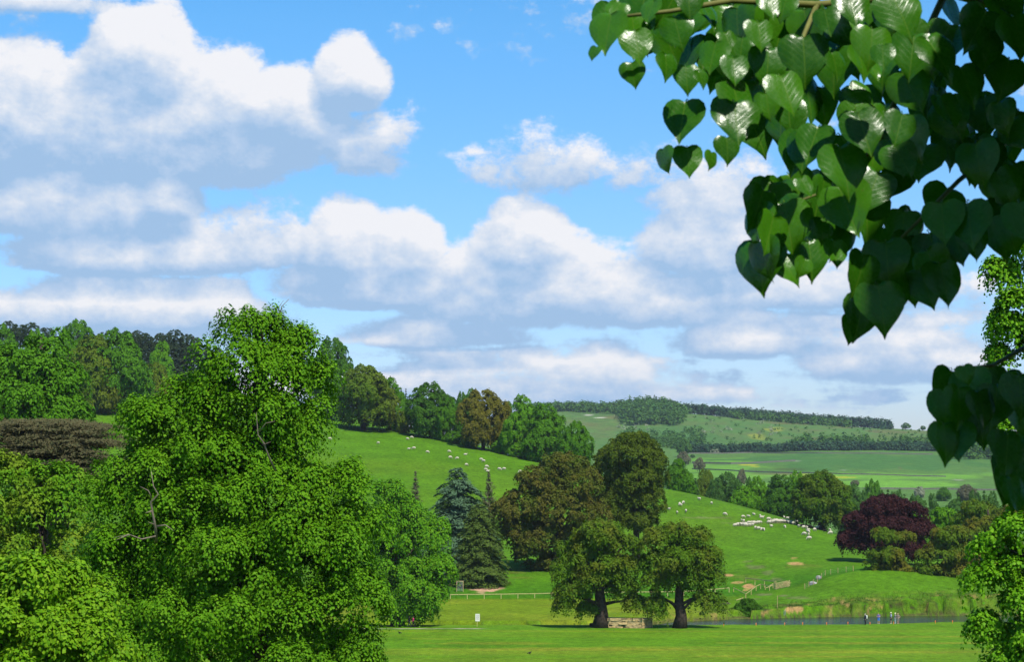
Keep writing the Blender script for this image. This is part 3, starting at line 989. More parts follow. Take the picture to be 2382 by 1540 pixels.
dead(lime, 90, [(655, 860, .4), (652, 800, 0), (649, 762, 0), (650, 735, 0), (656, 712, 0), (672, 696, 0)], 0.075, 3,
     [[(650, 735, 0), (648, 715, 0), (660, 698, 0)], [(651, 775, 0), (640, 756, .3)], [(690, 790, 0), (725, 775, -.2), (757, 780, -.2)]])

# ---- other near crowns
big_tree('lime_tree', 'yellow-green lime treetop filling the bottom left corner', 70, 60, [(50, 1370, 150, 112), (170, 1400, 105, 95), (110, 1470, 190, 120), (230, 1510, 95, 95), (20, 1540, 170, 150), (-120, 1420, 130, 140)],
         M['lime_bright'], 0.80, 0.118, 250, 21, 0.4, limbs=6, flat=0.45, droop=0.5, aspect=0.85, hang=0.4, dens=1.1, split=4)
big_tree('maple_tree', 'round green maple with yellowish patches below the brown cedar at the left edge', 90, 140, [(30, 1095, 70, 52), (120, 1110, 72, 50), (40, 1180, 95, 62), (160, 1165, 62, 70), (190, 1250, 72, 45), (10, 1260, 100, 60), (170, 1330, 110, 70), (40, 1340, 120, 80)],
         M['maple'], 1.35, 0.21, 140, 31, 0.4, limbs=8, flat=0.5, droop=0.6, hang=0.2, dens=1.1, split=4)
big_tree('sycamore_tree', 'large rounded mid green sycamore above the brown cedar at the left edge', 90, 300, [(112, 812, 62, 56), (62, 850, 72, 62), (150, 880, 52, 62), (20, 845, 62, 62), (90, 910, 92, 66), (150, 955, 55, 46), (20, 950, 80, 60), (90, 985, 80, 35), (-50, 920, 70, 100)],
         M['green'], 2.7, 0.42, 150, 41, 0.7, limbs=8, flat=0.5, droop=0.55)
big_tree('lime_tree', 'tall leafy lime tree at the right edge beside the hanging dark leaves', 2600, 66,
         [(2405, 560, 66, 30), (2340, 622, 50, 26), (2395, 690, 78, 36), (2330, 745, 50, 36), (2400, 800, 66, 34), (2328, 818, 28, 16), (2400, 905, 60, 40), (2362, 985, 40, 28), (2392, 1060, 46, 46), (2405, 1150, 66, 46), (2368, 1216, 76, 34), (2318, 1262, 58, 32),
          (2395, 1300, 88, 40), (2308, 1336, 62, 30), (2385, 1385, 86, 42), (2308, 1442, 46, 30), (2395, 1480, 96, 46), (2330, 1530, 66, 46), (2560, 700, 150, 150, 1.0), (2600, 1000, 200, 210, 1.0), (2600, 1350, 220, 240, 1.0)],
         M['lime_side'], 0.62, 0.115, 140, 51, 0.5, limbs=12, flat=0.45, droop=0.6, aspect=0.85, hang=0.5, dens=1.1, split=3)

# ---- middle distance
big_tree('lime_tree', 'drooping green lime tree over the two walkers on the path', 925, 338, [(915, 1140, 45, 40), (940, 1190, 68, 62), (985, 1235, 58, 62), (900, 1260, 72, 75), (985, 1310, 66, 62), (920, 1340, 85, 62), (1000, 1375, 56, 42), (930, 1400, 78, 34), (960, 1415, 58, 22), (860, 1330, 60, 90)],
         M['bright'], 1.9, 0.32, 150, 61, 0.85, limbs=10, flat=0.42, droop=0.75, hang=0.55, bottom=0.5, dens=1.2)
big_tree('oak_tree', 'spreading oak with brownish top and thick trunk beside the stone wall', 1396, 334, [(1390, 1238, 64, 36), (1340, 1270, 42, 34), (1445, 1268, 44, 38), (1325, 1322, 36, 34), (1392, 1310, 74, 42), (1455, 1318, 34, 40), (1338, 1360, 44, 28), (1395, 1348, 66, 32), (1450, 1364, 38, 26), (1318, 1400, 24, 18), (1474, 1402, 24, 18), (1366, 1412, 16, 9), (1330, 1378, 40, 22)],
         M['oak'], 1.7, 0.30, 120, 71, 1.0, limbs=16, core=.84, flat=0.45, droop=0.6, bottom=0.35, hang=0.3)
big_tree('oak_tree', 'spreading oak with bare dark trunk at the riverside, right of the stone wall', 1580, 333, [(1568, 1240, 44, 30), (1612, 1250, 46, 34), (1525, 1255, 38, 34), (1640, 1300, 38, 40), (1585, 1298, 70, 40), (1520, 1310, 34, 36), (1655, 1345, 30, 36), (1600, 1335, 60, 32), (1532, 1352, 38, 26), (1524, 1408, 26, 26), (1642, 1394, 32, 26)],
         M['oak'], 1.7, 0.30, 120, 72, 0.85, limbs=16, core=.84, flat=0.45, droop=0.6, bottom=0.35, hang=0.3)
big_tree('beech_tree', 'broad brown-leaved beech in young leaf left of the dark round beech', 1300, 470, [(1310, 1085, 62, 50), (1262, 1120, 62, 52), (1345, 1120, 62, 62), (1222, 1175, 66, 58), (1300, 1180, 92, 70), (1360, 1190, 55, 60), (1205, 1240, 52, 52), (1265, 1255, 72, 56), (1330, 1260, 56, 50), (1235, 1290, 46, 34), (1290, 1310, 42, 30)],
         M['brown'], 1.6, 0.40, 60, 81, 0.8, limbs=8, core=.84, flat=0.5, droop=0.45, jitter=0.5)
big_tree('beech_tree', 'tall dark olive round-topped beech rising behind the two oaks', 1480, 480, [(1468, 1052, 70, 60), (1420, 1085, 44, 58), (1510, 1085, 46, 60), (1470, 1120, 82, 62), (1445, 1165, 58, 50), (1505, 1165, 52, 60), (1480, 1205, 60, 32)],
         M['beech'], 1.6, 0.36, 95, 82, 0.8, limbs=8, core=.84, flat=0.5, droop=0.45, jitter=0.5)
big_tree('oak_tree', 'dense rounded green oak standing alone on the sheep slope shading dark sheep', 1912, 572, [(1908, 1125, 46, 34), (1870, 1155, 32, 34), (1945, 1148, 34, 36), (1905, 1165, 60, 40), (1875, 1195, 34, 24), (1930, 1198, 44, 26), (1962, 1180, 22, 30)],
         M['oakgreen'], 2.1, 0.42, 110, 91, 0.8, limbs=8, core=.84, flat=0.5, droop=0.5)
big_tree('copper_beech', 'dark purple-leaved copper beech on the right below the far fields', 2085, 472, [(2060, 1180, 62, 34), (2015, 1212, 54, 34), (2110, 1195, 50, 40), (2065, 1222, 90, 44), (1990, 1245, 46, 26), (2140, 1235, 38, 36), (2040, 1262, 70, 28), (2110, 1275, 50, 34), (1968, 1262, 28, 12)],
         M['copper'], 1.7, 0.40, 72, 101, 0.75, limbs=9, core=.84, flat=0.42, droop=0.5, jitter=0.45, bottom=0.5)
big_tree('hawthorn_tree', 'small olive hawthorn with bare grey upper twigs in front of the copper beech', 2068, 426, [(2062, 1245, 38, 22), (2105, 1250, 24, 18), (2065, 1288, 48, 26), (2040, 1318, 40, 24), (2090, 1325, 44, 26), (2070, 1352, 40, 20)],
         M['olive'], 1.2, 0.28, 95, 111, 0.35, limbs=8, flat=0.42, droop=0.5)
big_tree('oak_tree', 'wide brownish oak on the far bank below the bright green tree', 2215, 424, [(2215, 1245, 52, 28), (2185, 1282, 46, 30), (2250, 1280, 52, 36), (2165, 1325, 44, 24), (2225, 1325, 56, 34), (2270, 1340, 46, 44), (2205, 1365, 40, 22)],
         M['olive'], 1.5, 0.31, 110, 121, 0.55, limbs=9, flat=0.42, droop=0.5)
big_tree('oak_tree', 'brown-green oak half hidden behind the lime at the right edge', 2300, 436, [(2290, 1225, 48, 40), (2330, 1270, 50, 50), (2310, 1330, 60, 50), (2340, 1380, 50, 40), (2350, 1200, 40, 40)],
         M['olive'], 1.6, 0.33, 100, 122, 0.5, limbs=7, flat=0.45, droop=0.5)
big_tree('maple_tree', 'bright yellow-green tree right of the copper beech', 2190, 520, [(2190, 1195, 30, 18), (2172, 1215, 26, 20), (2210, 1212, 30, 24), (2190, 1235, 36, 18)], M['bright'], 1.3, 0.38, 70, 131, 0.4, limbs=5)
big_tree('oak_tree', 'olive treetop directly behind the brownish oak on the right', 2275, 500, [(2270, 1182, 44, 22), (2300, 1200, 40, 26), (2245, 1205, 34, 22)], M['oak'], 1.3, 0.38, 70, 132, 0.4, limbs=5)
big_tree('willow_bush', 'rounded dark green willow bush at the water edge', 1741, 383, [(1741, 1410, 22, 16), (1724, 1422, 20, 16), (1758, 1424, 20, 15), (1741, 1432, 30, 13)], M['deep'], 0.6, 0.20, 90, 141, 0.12, limbs=6, cat='bush', trunk_top=1.6, split=0, dens=1.5)


# ---- conifers with layered sprays
def conifer_mesh(rng, H, R, tiers, per, leaf, droop, z0=0.08, power=1.0, plate=0.12, aspect=0.35, ragged=0.3, width=0.34):
    Cs, Ns, Ts = [], [], []
    for i in range(tiers):
        f = (i + rng.uniform(-.3, .3)) / tiers
        z = H * (z0 + (1 - z0) * f)
        r = R * max(0.03, (1 - max(0, f)) ** power)
        nb = max(4, int(9 * (r / R) + 4))
        a0 = rng.uniform(0, 6.28)
        for b_ in range(nb):
            a = a0 + b_ * 6.283 / nb + rng.normal() * .2
            L = r * rng.uniform(1 - ragged, 1 + ragged * .6)
            k_ = int(per * L / R) + 6
            s = rng.random(k_) ** 0.7
            d = np.array([math.cos(a), math.sin(a), 0])
            sd = np.array([-math.sin(a), math.cos(a), 0])
            p = d * (s * L)[:, None] + sd * (rng.normal(size=k_) * width * L * (0.25 + 0.75 * s) * (1.15 - s))[:, None]
            p[:, 2] = z + droop * L * (s * 0.5 - s ** 2) + rng.normal(size=k_) * plate * leaf
            Cs.append(p)
            nn = np.tile(np.array([0, 0, 1.0]), (k_, 1)) + d * (0.5 * s)[:, None] + rng.normal(size=(k_, 3)) * .35
            Ns.append(nn)
            Ts.append(np.tile(d + np.array([0, 0, -0.35]), (k_, 1)) + sd * rng.normal(size=(k_, 1)) * .6)
    C, N_, T_ = np.concatenate(Cs), unit(np.concatenate(Ns)), np.concatenate(Ts)
    V, F_ = leaf_cards(C, N_, leaf * rng.uniform(.7, 1.3, len(C)), rng, aspect, unit(T_))
    return mesh_np('crown', V, F_)


def conifer(name, label, px, Y, top, wpx, mat, seed, tiers=22, per=70, leaf=0.5, droop=0.5, group=None, lean=None, cat='tree', stem=1.0, **kw):
    rng = np.random.default_rng(seed)
    bx = P(px, 1200, Y).x
    base = Vector((bx, Y, T(bx, Y)))
    H = P(px, top, Y).z - base.z
    me = conifer_mesh(rng, H, wpx * 0.5 * Y / F2, tiers, per, leaf, droop, **kw)
    b = MB()
    b.tube([(0, 0, -.2), (0, 0, H * .4), (0, 0, H * .98)], [H * .02 * stem, H * .013 * stem, H * .002 * stem], 7)
    return tree_parts(name, label, base, mat, me, b, cat, group)


conifer('blue_cedar', 'blue-grey cedar with layered drooping boughs on the slope', 1066, 466, 1086, 205, M['bluespruce'], 201, 30, 230, 0.8, 0.55, power=0.5, z0=0.05, ragged=0.6, width=.5)
conifer('yew_tree', 'dark olive-green bushy conifer above a patch of bare earth', 1116, 446, 1170, 140, M['yew'], 202, 28, 220, 0.6, 0.6, power=0.42, width=.55, z0=0.03, ragged=0.35)
conifer('larch_tree', 'thin bare-looking brown larch below the grazing sheep on the left hill', 966, 470, 1092, 46, M['twig'], 203, 30, 34, 0.6, -0.9, power=0.8, aspect=0.2, ragged=0.6, z0=.3, stem=.35)
conifer('larch_tree', 'thin dark feathery larch behind the blue cedar', 1137, 474, 1096, 60, M['twig'], 204, 32, 40, 0.6, -0.8, power=0.75, aspect=0.2, ragged=0.6, z0=.3, stem=.35)

# flat-topped brown cedar
rng = np.random.default_rng(210)
cx = P(110, 1100, 180).x
cbase = Vector((cx, 180, T(cx, 180)))
Cs, Ns, Ts = [], [], []
kk = 180 / F2
for i in range(760):
    px = rng.uniform(-80, 268)
    prof = 980 + 0.0012 * (px - 110) ** 2 + 7 * math.sin(px * .11) + 5 * math.sin(px * .29)
    tier = int(rng.random() ** 1.2 * 8)
    px = min(px, 150 + 118 * abs(math.sin(tier * 1.9 + .8))) if px > 150 and rng.random() < .8 else px
    py = prof * .55 + 985 * .45 + tier * 17 + rng.normal() * 2.2
    c = P(px, py, 180 + rng.uniform(-5, 4) - tier * .45) - cbase
    L = rng.uniform(1.2, 2.6)
    a = rng.uniform(0, 6.28)
    k_ = 110
    u_ = rng.normal(size=k_) * L * .5
    v_ = rng.normal(size=k_) * L * .26
    d = np.array([math.cos(a), math.sin(a), 0.0]); sd = np.array([-math.sin(a), math.cos(a), 0.0])
    p = np.array(c) + d * u_[:, None] + sd * v_[:, None]
    p[:, 2] += -0.10 * (u_ / L) ** 2 * L + rng.normal(size=k_) * .05 + 0.05 * u_ * rng.choice([-1, 1])
    Cs.append(p); Ns.append(np.tile([0, -.45, 1.0], (k_, 1)) + rng.normal(size=(k_, 3)) * .45)
    Ts.append(np.tile(d, (k_, 1)) * np.sign(u_)[:, None] + rng.normal(size=(k_, 3)) * .3)
V, F_ = leaf_cards(np.concatenate(Cs), unit(np.concatenate(Ns)), 0.30 * rng.uniform(.7, 1.4, 760 * 110), rng, 0.26, unit(np.concatenate(Ts)))
b = limb_mesh('trunk', (0, 0, 0), (0.5, 0, P(110, 1000, 180).z - cbase.z), 0.7, [tuple(Vector(Cs[i][0])) for i in range(0, 760, 55)], rng)
tree_parts('cedar_tree', 'brown flat-topped cedar with layered horizontal boughs at the left edge', cbase, M['cedar'], mesh_np('crown', V, F_), b)

# ---- trees on the hill and beyond: a few crown shapes, copied with their own size, turn and leaf
PROTO = {}


def proto_crown(key, lobes, spacing, leaf, per, seed, **kw):
    rng = np.random.default_rng(seed)
    me, C = crown_mesh('crown', lobes, rng, spacing, leaf, per, **kw)
    zt = max(l[2] + .2 * l[5] for l in lobes)
    idx = rng.choice(len(C), 7, replace=False)
    tr = limb_mesh('trunk', (0, 0, 0), (0, 0, zt), 0.034, [tuple(C[i] * .9) for i in idx], rng, 8).mesh('trunk', (M['bark'],), True)
    me.materials.append(M['green'])
    PROTO[key] = (me, tr)


# unit crowns: total height 1, width about 0.9
proto_crown('round', [(0, 0, .74, .26, .26, .26), (-.2, .05, .58, .25, .25, .24), (.2, -.05, .56, .26, .26, .25), (0, .2, .55, .27, .25, .25), (.02, -.2, .5, .28, .24, .26), (-.26, -.1, .4, .2, .2, .18), (.26, .1, .38, .2, .2, .18), (-.12, -.1, .27, .26, .26, .15), (.14, .06, .24, .26, .24, .15)], .12, .026, 115, 301, bottom=.8)
proto_crown('tall', [(0, 0, .84, .17, .17, .16), (.06, .05, .68, .23, .23, .2), (-.14, -.04, .58, .22, .22, .2), (.15, -.06, .48, .24, .24, .2), (-.08, .1, .4, .28, .28, .22), (.04, -.14, .3, .3, .26, .2), (-.06, 0, .18, .26, .26, .13)], .115, .026, 115, 302, bottom=.8)
proto_crown('wide', [(0, 0, .72, .3, .28, .24), (-.26, .05, .6, .24, .26, .22), (.27, -.04, .6, .24, .24, .23), (0, -.2, .5, .34, .24, .25), (-.3, -.08, .38, .2, .2, .16), (.3, .06, .38, .2, .2, .16), (-.15, -.06, .27, .3, .26, .15), (.18, .02, .24, .28, .26, .14)], .125, .027, 115, 303, bottom=.8)
proto_crown('bush', [(0, 0, .55, .4, .4, .42), (-.28, .05, .35, .3, .3, .32), (.28, -.05, .36, .3, .3, .33), (0, -.25, .3, .34, .3, .3)], .13, .045, 60, 304, bottom=.9)
proto_crown('smalltree', [(0, 0, .7, .3, .3, .28), (-.2, .1, .5, .26, .26, .25), (.2, -.1, .48, .27, .27, .27)], .15, .055, 45, 305, bottom=.8)
rng = np.random.default_rng(306)
pm = conifer_mesh(rng, 1.0, 0.17, 17, 36, 0.06, 0.35, power=.7, ragged=.5, z0=.22)
pm.materials.append(M['pine'])
tb = MB(); tb.tube([(0, 0, -.02), (0, 0, .5), (0, 0, .97)], [.022, .015, .004], 6)
PROTO['pine'] = (pm, tb.mesh('trunk', (M['bark'],), True))
pm = conifer_mesh(rng, 1.0, 0.13, 14, 20, 0.05, -0.2, power=.95, ragged=.3, z0=.1)
pm.materials.append(M['pine'])
PROTO['spruce'] = (pm, PROTO['pine'][1])
# scots pine: bare stem, irregular dark top
rng = np.random.default_rng(307)
pm, _ = crown_mesh('crown', [(0, 0, .82, .15, .15, .12), (.1, .05, .68, .14, .14, .1), (-.1, -.03, .62, .15, .15, .1), (.06, -.06, .5, .13, .13, .08)], rng, .07, .03, 40, jitter=.9, flat=.5, droop=.1, aspect=.3)
pm.materials.append(M['pine'])
PROTO['scots'] = (pm, PROTO['pine'][1])


def place_tree(name, label, key, px, Y, top, wpx, mat, rz, group=None, cat='tree', sink=0.0):
    bx = P(px, 1200, Y).x
    z0 = T(bx, Y) - sink
    H = P(px, top, Y).z - z0
    cm, tm = PROTO[key]
    root = empty(name, (bx, Y, z0), rz)
    tag(root, label, cat, group)
    wd = wpx * Y / F2
    nat = {'round': .95, 'tall': .68, 'wide': 1.05, 'bush': 1.2, 'smalltree': .95, 'pine': .32, 'spruce': .26, 'scots': .36}[key]
    root.scale = (wd / nat, wd / nat, H)
    c = link('crown', cm, None, root)
    c.material_slots[0].link = 'OBJECT'
    c.material_slots[0].material = mat
    link('trunk', tm, None, root)
    return root


HILL = [
    ('sycamore_tree', 'dark green domed treetop on the left skyline behind the large sycamore', 'round', 175, 815, 748, 118, 'green', .4),
    ('sycamore_tree', 'green tree whose bare trunk shows on the far left hillside grass', 'tall', 208, 702, 782, 118, 'olive', 1.9),
    ('oak_tree', 'large rounded oak with thick trunk on the left hillside grass', 'round', 262, 708, 770, 168, 'green', 2.8),
    ('oak_tree', 'olive tree left of the big lime under the dark pines', 'bush', 356, 765, 842, 84, 'olive', .9),
    ('sycamore_tree', 'green treetop at the far left edge of the skyline', 'round', -5, 780, 758, 100, 'green', 3.6),
    ('sycamore_tree', 'pale green treetop between skyline pines at the far left', 'round', 78, 830, 768, 70, 'bright', 5.6),
    ('birch_tree', 'light green tree in front of the dark skyline pines', 'tall', 372, 860, 795, 56, 'bright', 2.2),
    ('sycamore_tree', 'dark green dome-topped tree just right of the lime crown', 'round', 768, 815, 789, 124, 'deep', 1.2),
    ('oak_tree', 'large olive-green oak at the top of the sheep field', 'wide', 846, 765, 847, 172, 'olive', 2.0),
    ('sycamore_tree', 'bright green tree on the right flank of the olive oak', 'tall', 905, 776, 880, 74, 'green', .3),
    ('oak_tree', 'tall dark green oak along the hedge line right of the spruces', 'round', 1000, 757, 892, 128, 'deep', 4.1),
    ('sycamore_tree', 'green tree between the dark oak and the russet oak', 'round', 1040, 752, 928, 74, 'green', 2.6),
    ('oak_tree', 'small dark treetop behind the left side of the russet oak', 'round', 1073, 815, 914, 46, 'deep', 1.1),
    ('sycamore_tree', 'small green treetop behind the russet oak', 'round', 1096, 825, 907, 48, 'green', 3.1),
    ('oak_tree', 'russet brown oak in young leaf on the crest of the sheep field', 'wide', 1124, 737, 904, 132, 'russet', .7),
    ('sycamore_tree', 'narrow green tree just right of the russet oak', 'tall', 1176, 742, 936, 58, 'green', 1.7),
    ('sycamore_tree', 'tall bright green tree right of the russet oak', 'tall', 1216, 727, 921, 80, 'bright', 4.4),
    ('sycamore_tree', 'tall green tree at the right end of the crest row', 'tall', 1268, 717, 941, 94, 'green', 5.2),
    ('maple_tree', 'round green tree peeping above the brown beech', 'round', 1341, 702, 982, 80, 'green', .2),
    ('hazel_bush', 'low green bush at the foot of the dark oak', 'bush', 1052, 748, 1002, 50, 'green', .2),
    ('hazel_bush', 'low green bush under the russet oak, left of its trunk', 'bush', 1090, 741, 1012, 46, 'green', 1.2),
    ('hazel_bush', 'low bright bush right of the russet oak trunk', 'bush', 1163, 731, 1025, 52, 'bright', 2.2),
    ('hazel_bush', 'low bright bush under the tall bright green tree', 'bush', 1206, 722, 1030, 54, 'bright', 3.2),
    ('hazel_bush', 'low green bush at the right end of the crest row', 'bush', 1250, 714, 1042, 54, 'green', 4.2),
    ('hazel_bush', 'grey-brown bush between the olive oak and the dark oak', 'bush', 935, 768, 955, 44, 'olive', 1.6),
    # beyond the sheep slope
    ('sycamore_tree', 'green tree emerging right of the dark round beech', 'tall', 1578, 690, 1068, 56, 'green', .9),
    ('sycamore_tree', 'small bright tree at the foot of the crest right of the beech', 'bush', 1600, 672, 1108, 44, 'green', 2.9),
    ('oak_tree', 'brownish grey wood-edge tree beyond the crest', 'round', 1640, 800, 1094, 66, 'olive', 1.4),
    ('oak_tree', 'broad dull green wood-edge tree beyond the crest', 'wide', 1690, 780, 1097, 88, 'hazewood', 2.7),
    ('maple_tree', 'low bright bush at the crest edge', 'bush', 1728, 668, 1130, 62, 'bright', .5),
    ('maple_tree', 'bright green tree at the crest between dull trees', 'round', 1762, 700, 1111, 66, 'bright', 3.5),
    ('yew_tree', 'dark bluish evergreen left of the lone oak', 'tall', 1818, 672, 1106, 82, 'deep', 4.9),
    ('maple_tree', 'yellow-green tree just behind the left edge of the lone oak', 'round', 1852, 690, 1098, 62, 'bright', 1.8),
    ('sycamore_tree', 'dull green tree right behind the lone oak', 'tall', 1985, 720, 1128, 64, 'hazewood', .1),
    ('sycamore_tree', 'fresh green domed tree between the lone oak and the copper beech', 'round', 2030, 850, 1119, 66, 'green', 2.1),
    ('maple_tree', 'yellow-green bush right behind the copper beech', 'bush', 2142, 560, 1180, 54, 'bright', 3.4),
    ('oak_tree', 'dull green tree behind the right side of the copper beech', 'round', 2130, 640, 1155, 80, 'hazewood', .7),
    ('hawthorn_tree', 'small cream-flowered treetop in front of the far fields', 'smalltree', 2140, 1250, 1133, 34, 'blossom', 1.9),
    ('sycamore_tree', 'small round green treetop in front of the far fields', 'round', 2196, 1250, 1134, 34, 'green', 2.5),
    ('ash_tree', 'grey twiggy treetop in front of the far fields', 'round', 2250, 1250, 1128, 50, 'twig', 4.0),
    ('sycamore_tree', 'dull green tree behind the bright yellow-green tree', 'wide', 2225, 690, 1160, 96, 'hazewood', 5.1),
    ('sycamore_tree', 'dull green tree left of the right-hand lime', 'round', 2300, 700, 1155, 80, 'hazewood', 3.3),
    ('sycamore_tree', 'small green tree low between the copper beech and bright tree', 'round', 2160, 600, 1205, 46, 'green', 1.0),
    ('ash_tree', 'bare grey-brown tree in the valley right of the beech', 'smalltree', 1628, 1650, 1066, 26, 'twig', .6),
    ('ash_tree', 'bare grey-brown tree above the beech shoulder in the valley', 'smalltree', 1590, 1750, 1052, 36, 'twig', 2.6),
    ('ash_tree', 'thin grey tree rising above the dull wood', 'smalltree', 1726, 1400, 1092, 24, 'twig', 1.3),
    ('ash_tree', 'grey twiggy tree behind the right shoulder of the lone oak', 'smalltree', 1990, 1400, 1118, 28, 'twig', 2.0),
]
for (nm, lb, key, px, Y, top, wpx, mt, rz) in HILL:
    place_tree(nm, lb, key, px, Y, top, wpx, M[mt], rz, cat='bush' if 'bush' in nm else 'tree')

# dark pines along the left skyline, one by one
PINES = [(14, 742, 'scots'), (40, 752, 'scots'), (62, 745, 'scots'), (100, 758, 'scots'), (158, 752, 'scots'), (190, 760, 'pine'), (240, 768, 'scots'), (284, 766, 'scots'), (303, 770, 'scots'), (318, 764, 'scots'), (332, 772, 'scots'),
         (346, 782, 'pine'), (360, 774, 'scots'), (374, 770, 'scots'), (388, 780, 'spruce'), (402, 762, 'scots'), (418, 774, 'pine'), (431, 772, 'scots'), (446, 778, 'scots'), (460, 790, 'scots'), (478, 800, 'pine'), (498, 805, 'scots')]
for i, (px, top, key) in enumerate(PINES):
    Y = 930 + (i * 37 % 70)
    ords = ['first', 'second', 'third', 'fourth', 'fifth', 'sixth', 'seventh', 'eighth', 'ninth', 'tenth', 'eleventh', 'twelfth', 'thirteenth', 'fourteenth', 'fifteenth', 'sixteenth', 'seventeenth', 'eighteenth', 'nineteenth', 'twentieth', 'twenty-first', 'twenty-second']
    place_tree('pine_tree', f'dark skyline pine on the left hilltop, {ords[i]} from the left edge', key, px, Y, top, 42 if key == 'scots' else 34, M['pine'], i * 1.3, group='dark pines along the left skyline')
for i, (px, Y, top, wpx) in enumerate([(300, 895, 800, 30), (322, 900, 806, 30), (342, 890, 812, 32), (362, 905, 808, 30), (400, 893, 800, 34), (420, 900, 802, 34), (440, 896, 806, 34), (462, 900, 815, 34)]):
    place_tree('pine_tree', 'dark pine in the lower row of the left skyline plantation', 'pine', px, Y, top, wpx + 6, M['pine'], i * 2.1, group='lower row of dark pines in the left plantation')
for px, top, lb in [(914, 882, 'slim pointed spruce above the right flank of the olive oak'), (905, 890, 'thin spruce top just touching the bright green tree by the olive oak'), (943, 900, 'slim pointed spruce between the olive oak and the dark oak')]:
    place_tree('spruce_tree', lb, 'spruce', px, 850, top, 18, M['pine'], px * .1)
# young conifers of the wood beyond the slope
i = 0
for px, Y, top in [(1618, 760, 1112), (1660, 770, 1116), (1672, 745, 1122), (1700, 735, 1124), (1715, 750, 1116), (1742, 760, 1112), (1790, 720, 1118), (1800, 735, 1112), (2050, 760, 1142), (2066, 750, 1138), (2080, 755, 1146), (2092, 745, 1140), (2104, 750, 1148), (2010, 740, 1142),
                   (2170, 745, 1150), (2230, 740, 1146), (2262, 745, 1142), (2275, 735, 1148), (2290, 742, 1140), (2310, 745, 1144)]:
    place_tree('larch_tree', 'young dull green conifer in the wood ' + ('between the crest and the lone oak' if px < 1900 else 'beyond the copper beech'), 'tall' if i % 3 else 'pine', px, Y, top, 32 if i % 3 else 30, M['hazewood'], px * .7,
               group='young conifers ' + ('left of the lone oak' if px < 1900 else 'beyond the copper beech'))
    i += 1

# ---- far woods: masses that cannot be counted, each one object
def tuft(rng, k_=26):
    d = unit(rng.normal(size=(k_, 3)))
    d[:, 2] = np.abs(d[:, 2]) * 1.1 - 0.25
    return d


def far_wood(name, label, spots, mat, seed, cat='wood', leafk=0.40, per=66):
    """spots: rows x, y, height, radius"""
    rng = np.random.default_rng(seed)
    Cs, Ns, Ss = [], [], []
    z0 = terrain([s[0] for s in spots], [s[1] for s in spots])
    for (x, y, h, r), zb in zip(spots, z0):
        for lob in range(3):
            o = rng.normal(size=3) * np.array([.35, .35, .16]) * r
            d = tuft(rng, per // 3)
            d[:, 2] = np.clip(d[:, 2] * 1.3 - .1, -1, 1)
            c = np.array([x, y, zb + h * .36]) + o
            p = c + d * np.array([r * .75, r * .75, h * .62]) * rng.uniform(.75, 1.05, (len(d), 1))
            Cs.append(p); Ns.append(unit(d + np.array([0, 0, .5]) + .5 * rng.normal(size=d.shape))); Ss.append(np.full(len(d), r * leafk))
    C = np.concatenate(Cs)
    V, F_ = leaf_cards(C, np.concatenate(Ns), np.concatenate(Ss) * rng.uniform(.7, 1.3, len(C)), rng, .85)
    o = link(name, mesh_np(name, V, F_), mat)
    return tag(o, label, cat, kind='stuff')


def spots_px(rng, pts, Yr, h, r):
    out = []
    for px, Y in pts:
        out.append((P(px, 1000, Y).x, Y, h * rng.uniform(.8, 1.2), r * rng.uniform(.8, 1.2)))
    return out


rng = np.random.default_rng(400)
sp = spots_px(rng, [(rng.uniform(1225, 1440), rng.uniform(2930, 3030)) for _ in range(170)], 0, 11.5, 6.5)
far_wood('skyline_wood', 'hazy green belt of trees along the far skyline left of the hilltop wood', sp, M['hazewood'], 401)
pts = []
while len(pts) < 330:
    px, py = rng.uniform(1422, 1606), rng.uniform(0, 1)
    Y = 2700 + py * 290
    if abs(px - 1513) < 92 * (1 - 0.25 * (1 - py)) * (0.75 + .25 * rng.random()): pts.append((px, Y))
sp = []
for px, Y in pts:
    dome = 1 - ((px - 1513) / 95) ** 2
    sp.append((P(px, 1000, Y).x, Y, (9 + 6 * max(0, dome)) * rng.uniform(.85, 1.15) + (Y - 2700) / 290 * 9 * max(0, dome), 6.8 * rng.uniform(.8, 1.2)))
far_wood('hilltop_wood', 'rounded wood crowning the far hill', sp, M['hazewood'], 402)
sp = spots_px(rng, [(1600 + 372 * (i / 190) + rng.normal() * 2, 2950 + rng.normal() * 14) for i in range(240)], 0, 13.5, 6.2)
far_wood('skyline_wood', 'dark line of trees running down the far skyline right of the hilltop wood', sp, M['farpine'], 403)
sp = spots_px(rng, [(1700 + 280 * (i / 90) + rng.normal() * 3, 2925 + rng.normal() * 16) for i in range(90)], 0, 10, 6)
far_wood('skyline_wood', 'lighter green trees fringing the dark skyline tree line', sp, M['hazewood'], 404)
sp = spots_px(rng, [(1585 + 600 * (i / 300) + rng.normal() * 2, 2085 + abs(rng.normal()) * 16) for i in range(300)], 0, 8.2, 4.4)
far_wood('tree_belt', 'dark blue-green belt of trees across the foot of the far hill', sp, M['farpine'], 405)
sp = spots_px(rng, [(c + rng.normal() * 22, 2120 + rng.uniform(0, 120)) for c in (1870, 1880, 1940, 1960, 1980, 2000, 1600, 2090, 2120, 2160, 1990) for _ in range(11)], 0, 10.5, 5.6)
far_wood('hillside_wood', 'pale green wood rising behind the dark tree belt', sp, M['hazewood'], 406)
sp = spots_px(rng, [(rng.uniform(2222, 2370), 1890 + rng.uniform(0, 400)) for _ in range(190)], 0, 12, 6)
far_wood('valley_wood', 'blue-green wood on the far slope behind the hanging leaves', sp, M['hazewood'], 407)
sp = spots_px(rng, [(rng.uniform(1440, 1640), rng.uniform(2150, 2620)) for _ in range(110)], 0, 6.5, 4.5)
far_wood('hillside_scrub', 'hazy scrub on the far hillside above the dark round beech', sp, M['hazewood'], 408)
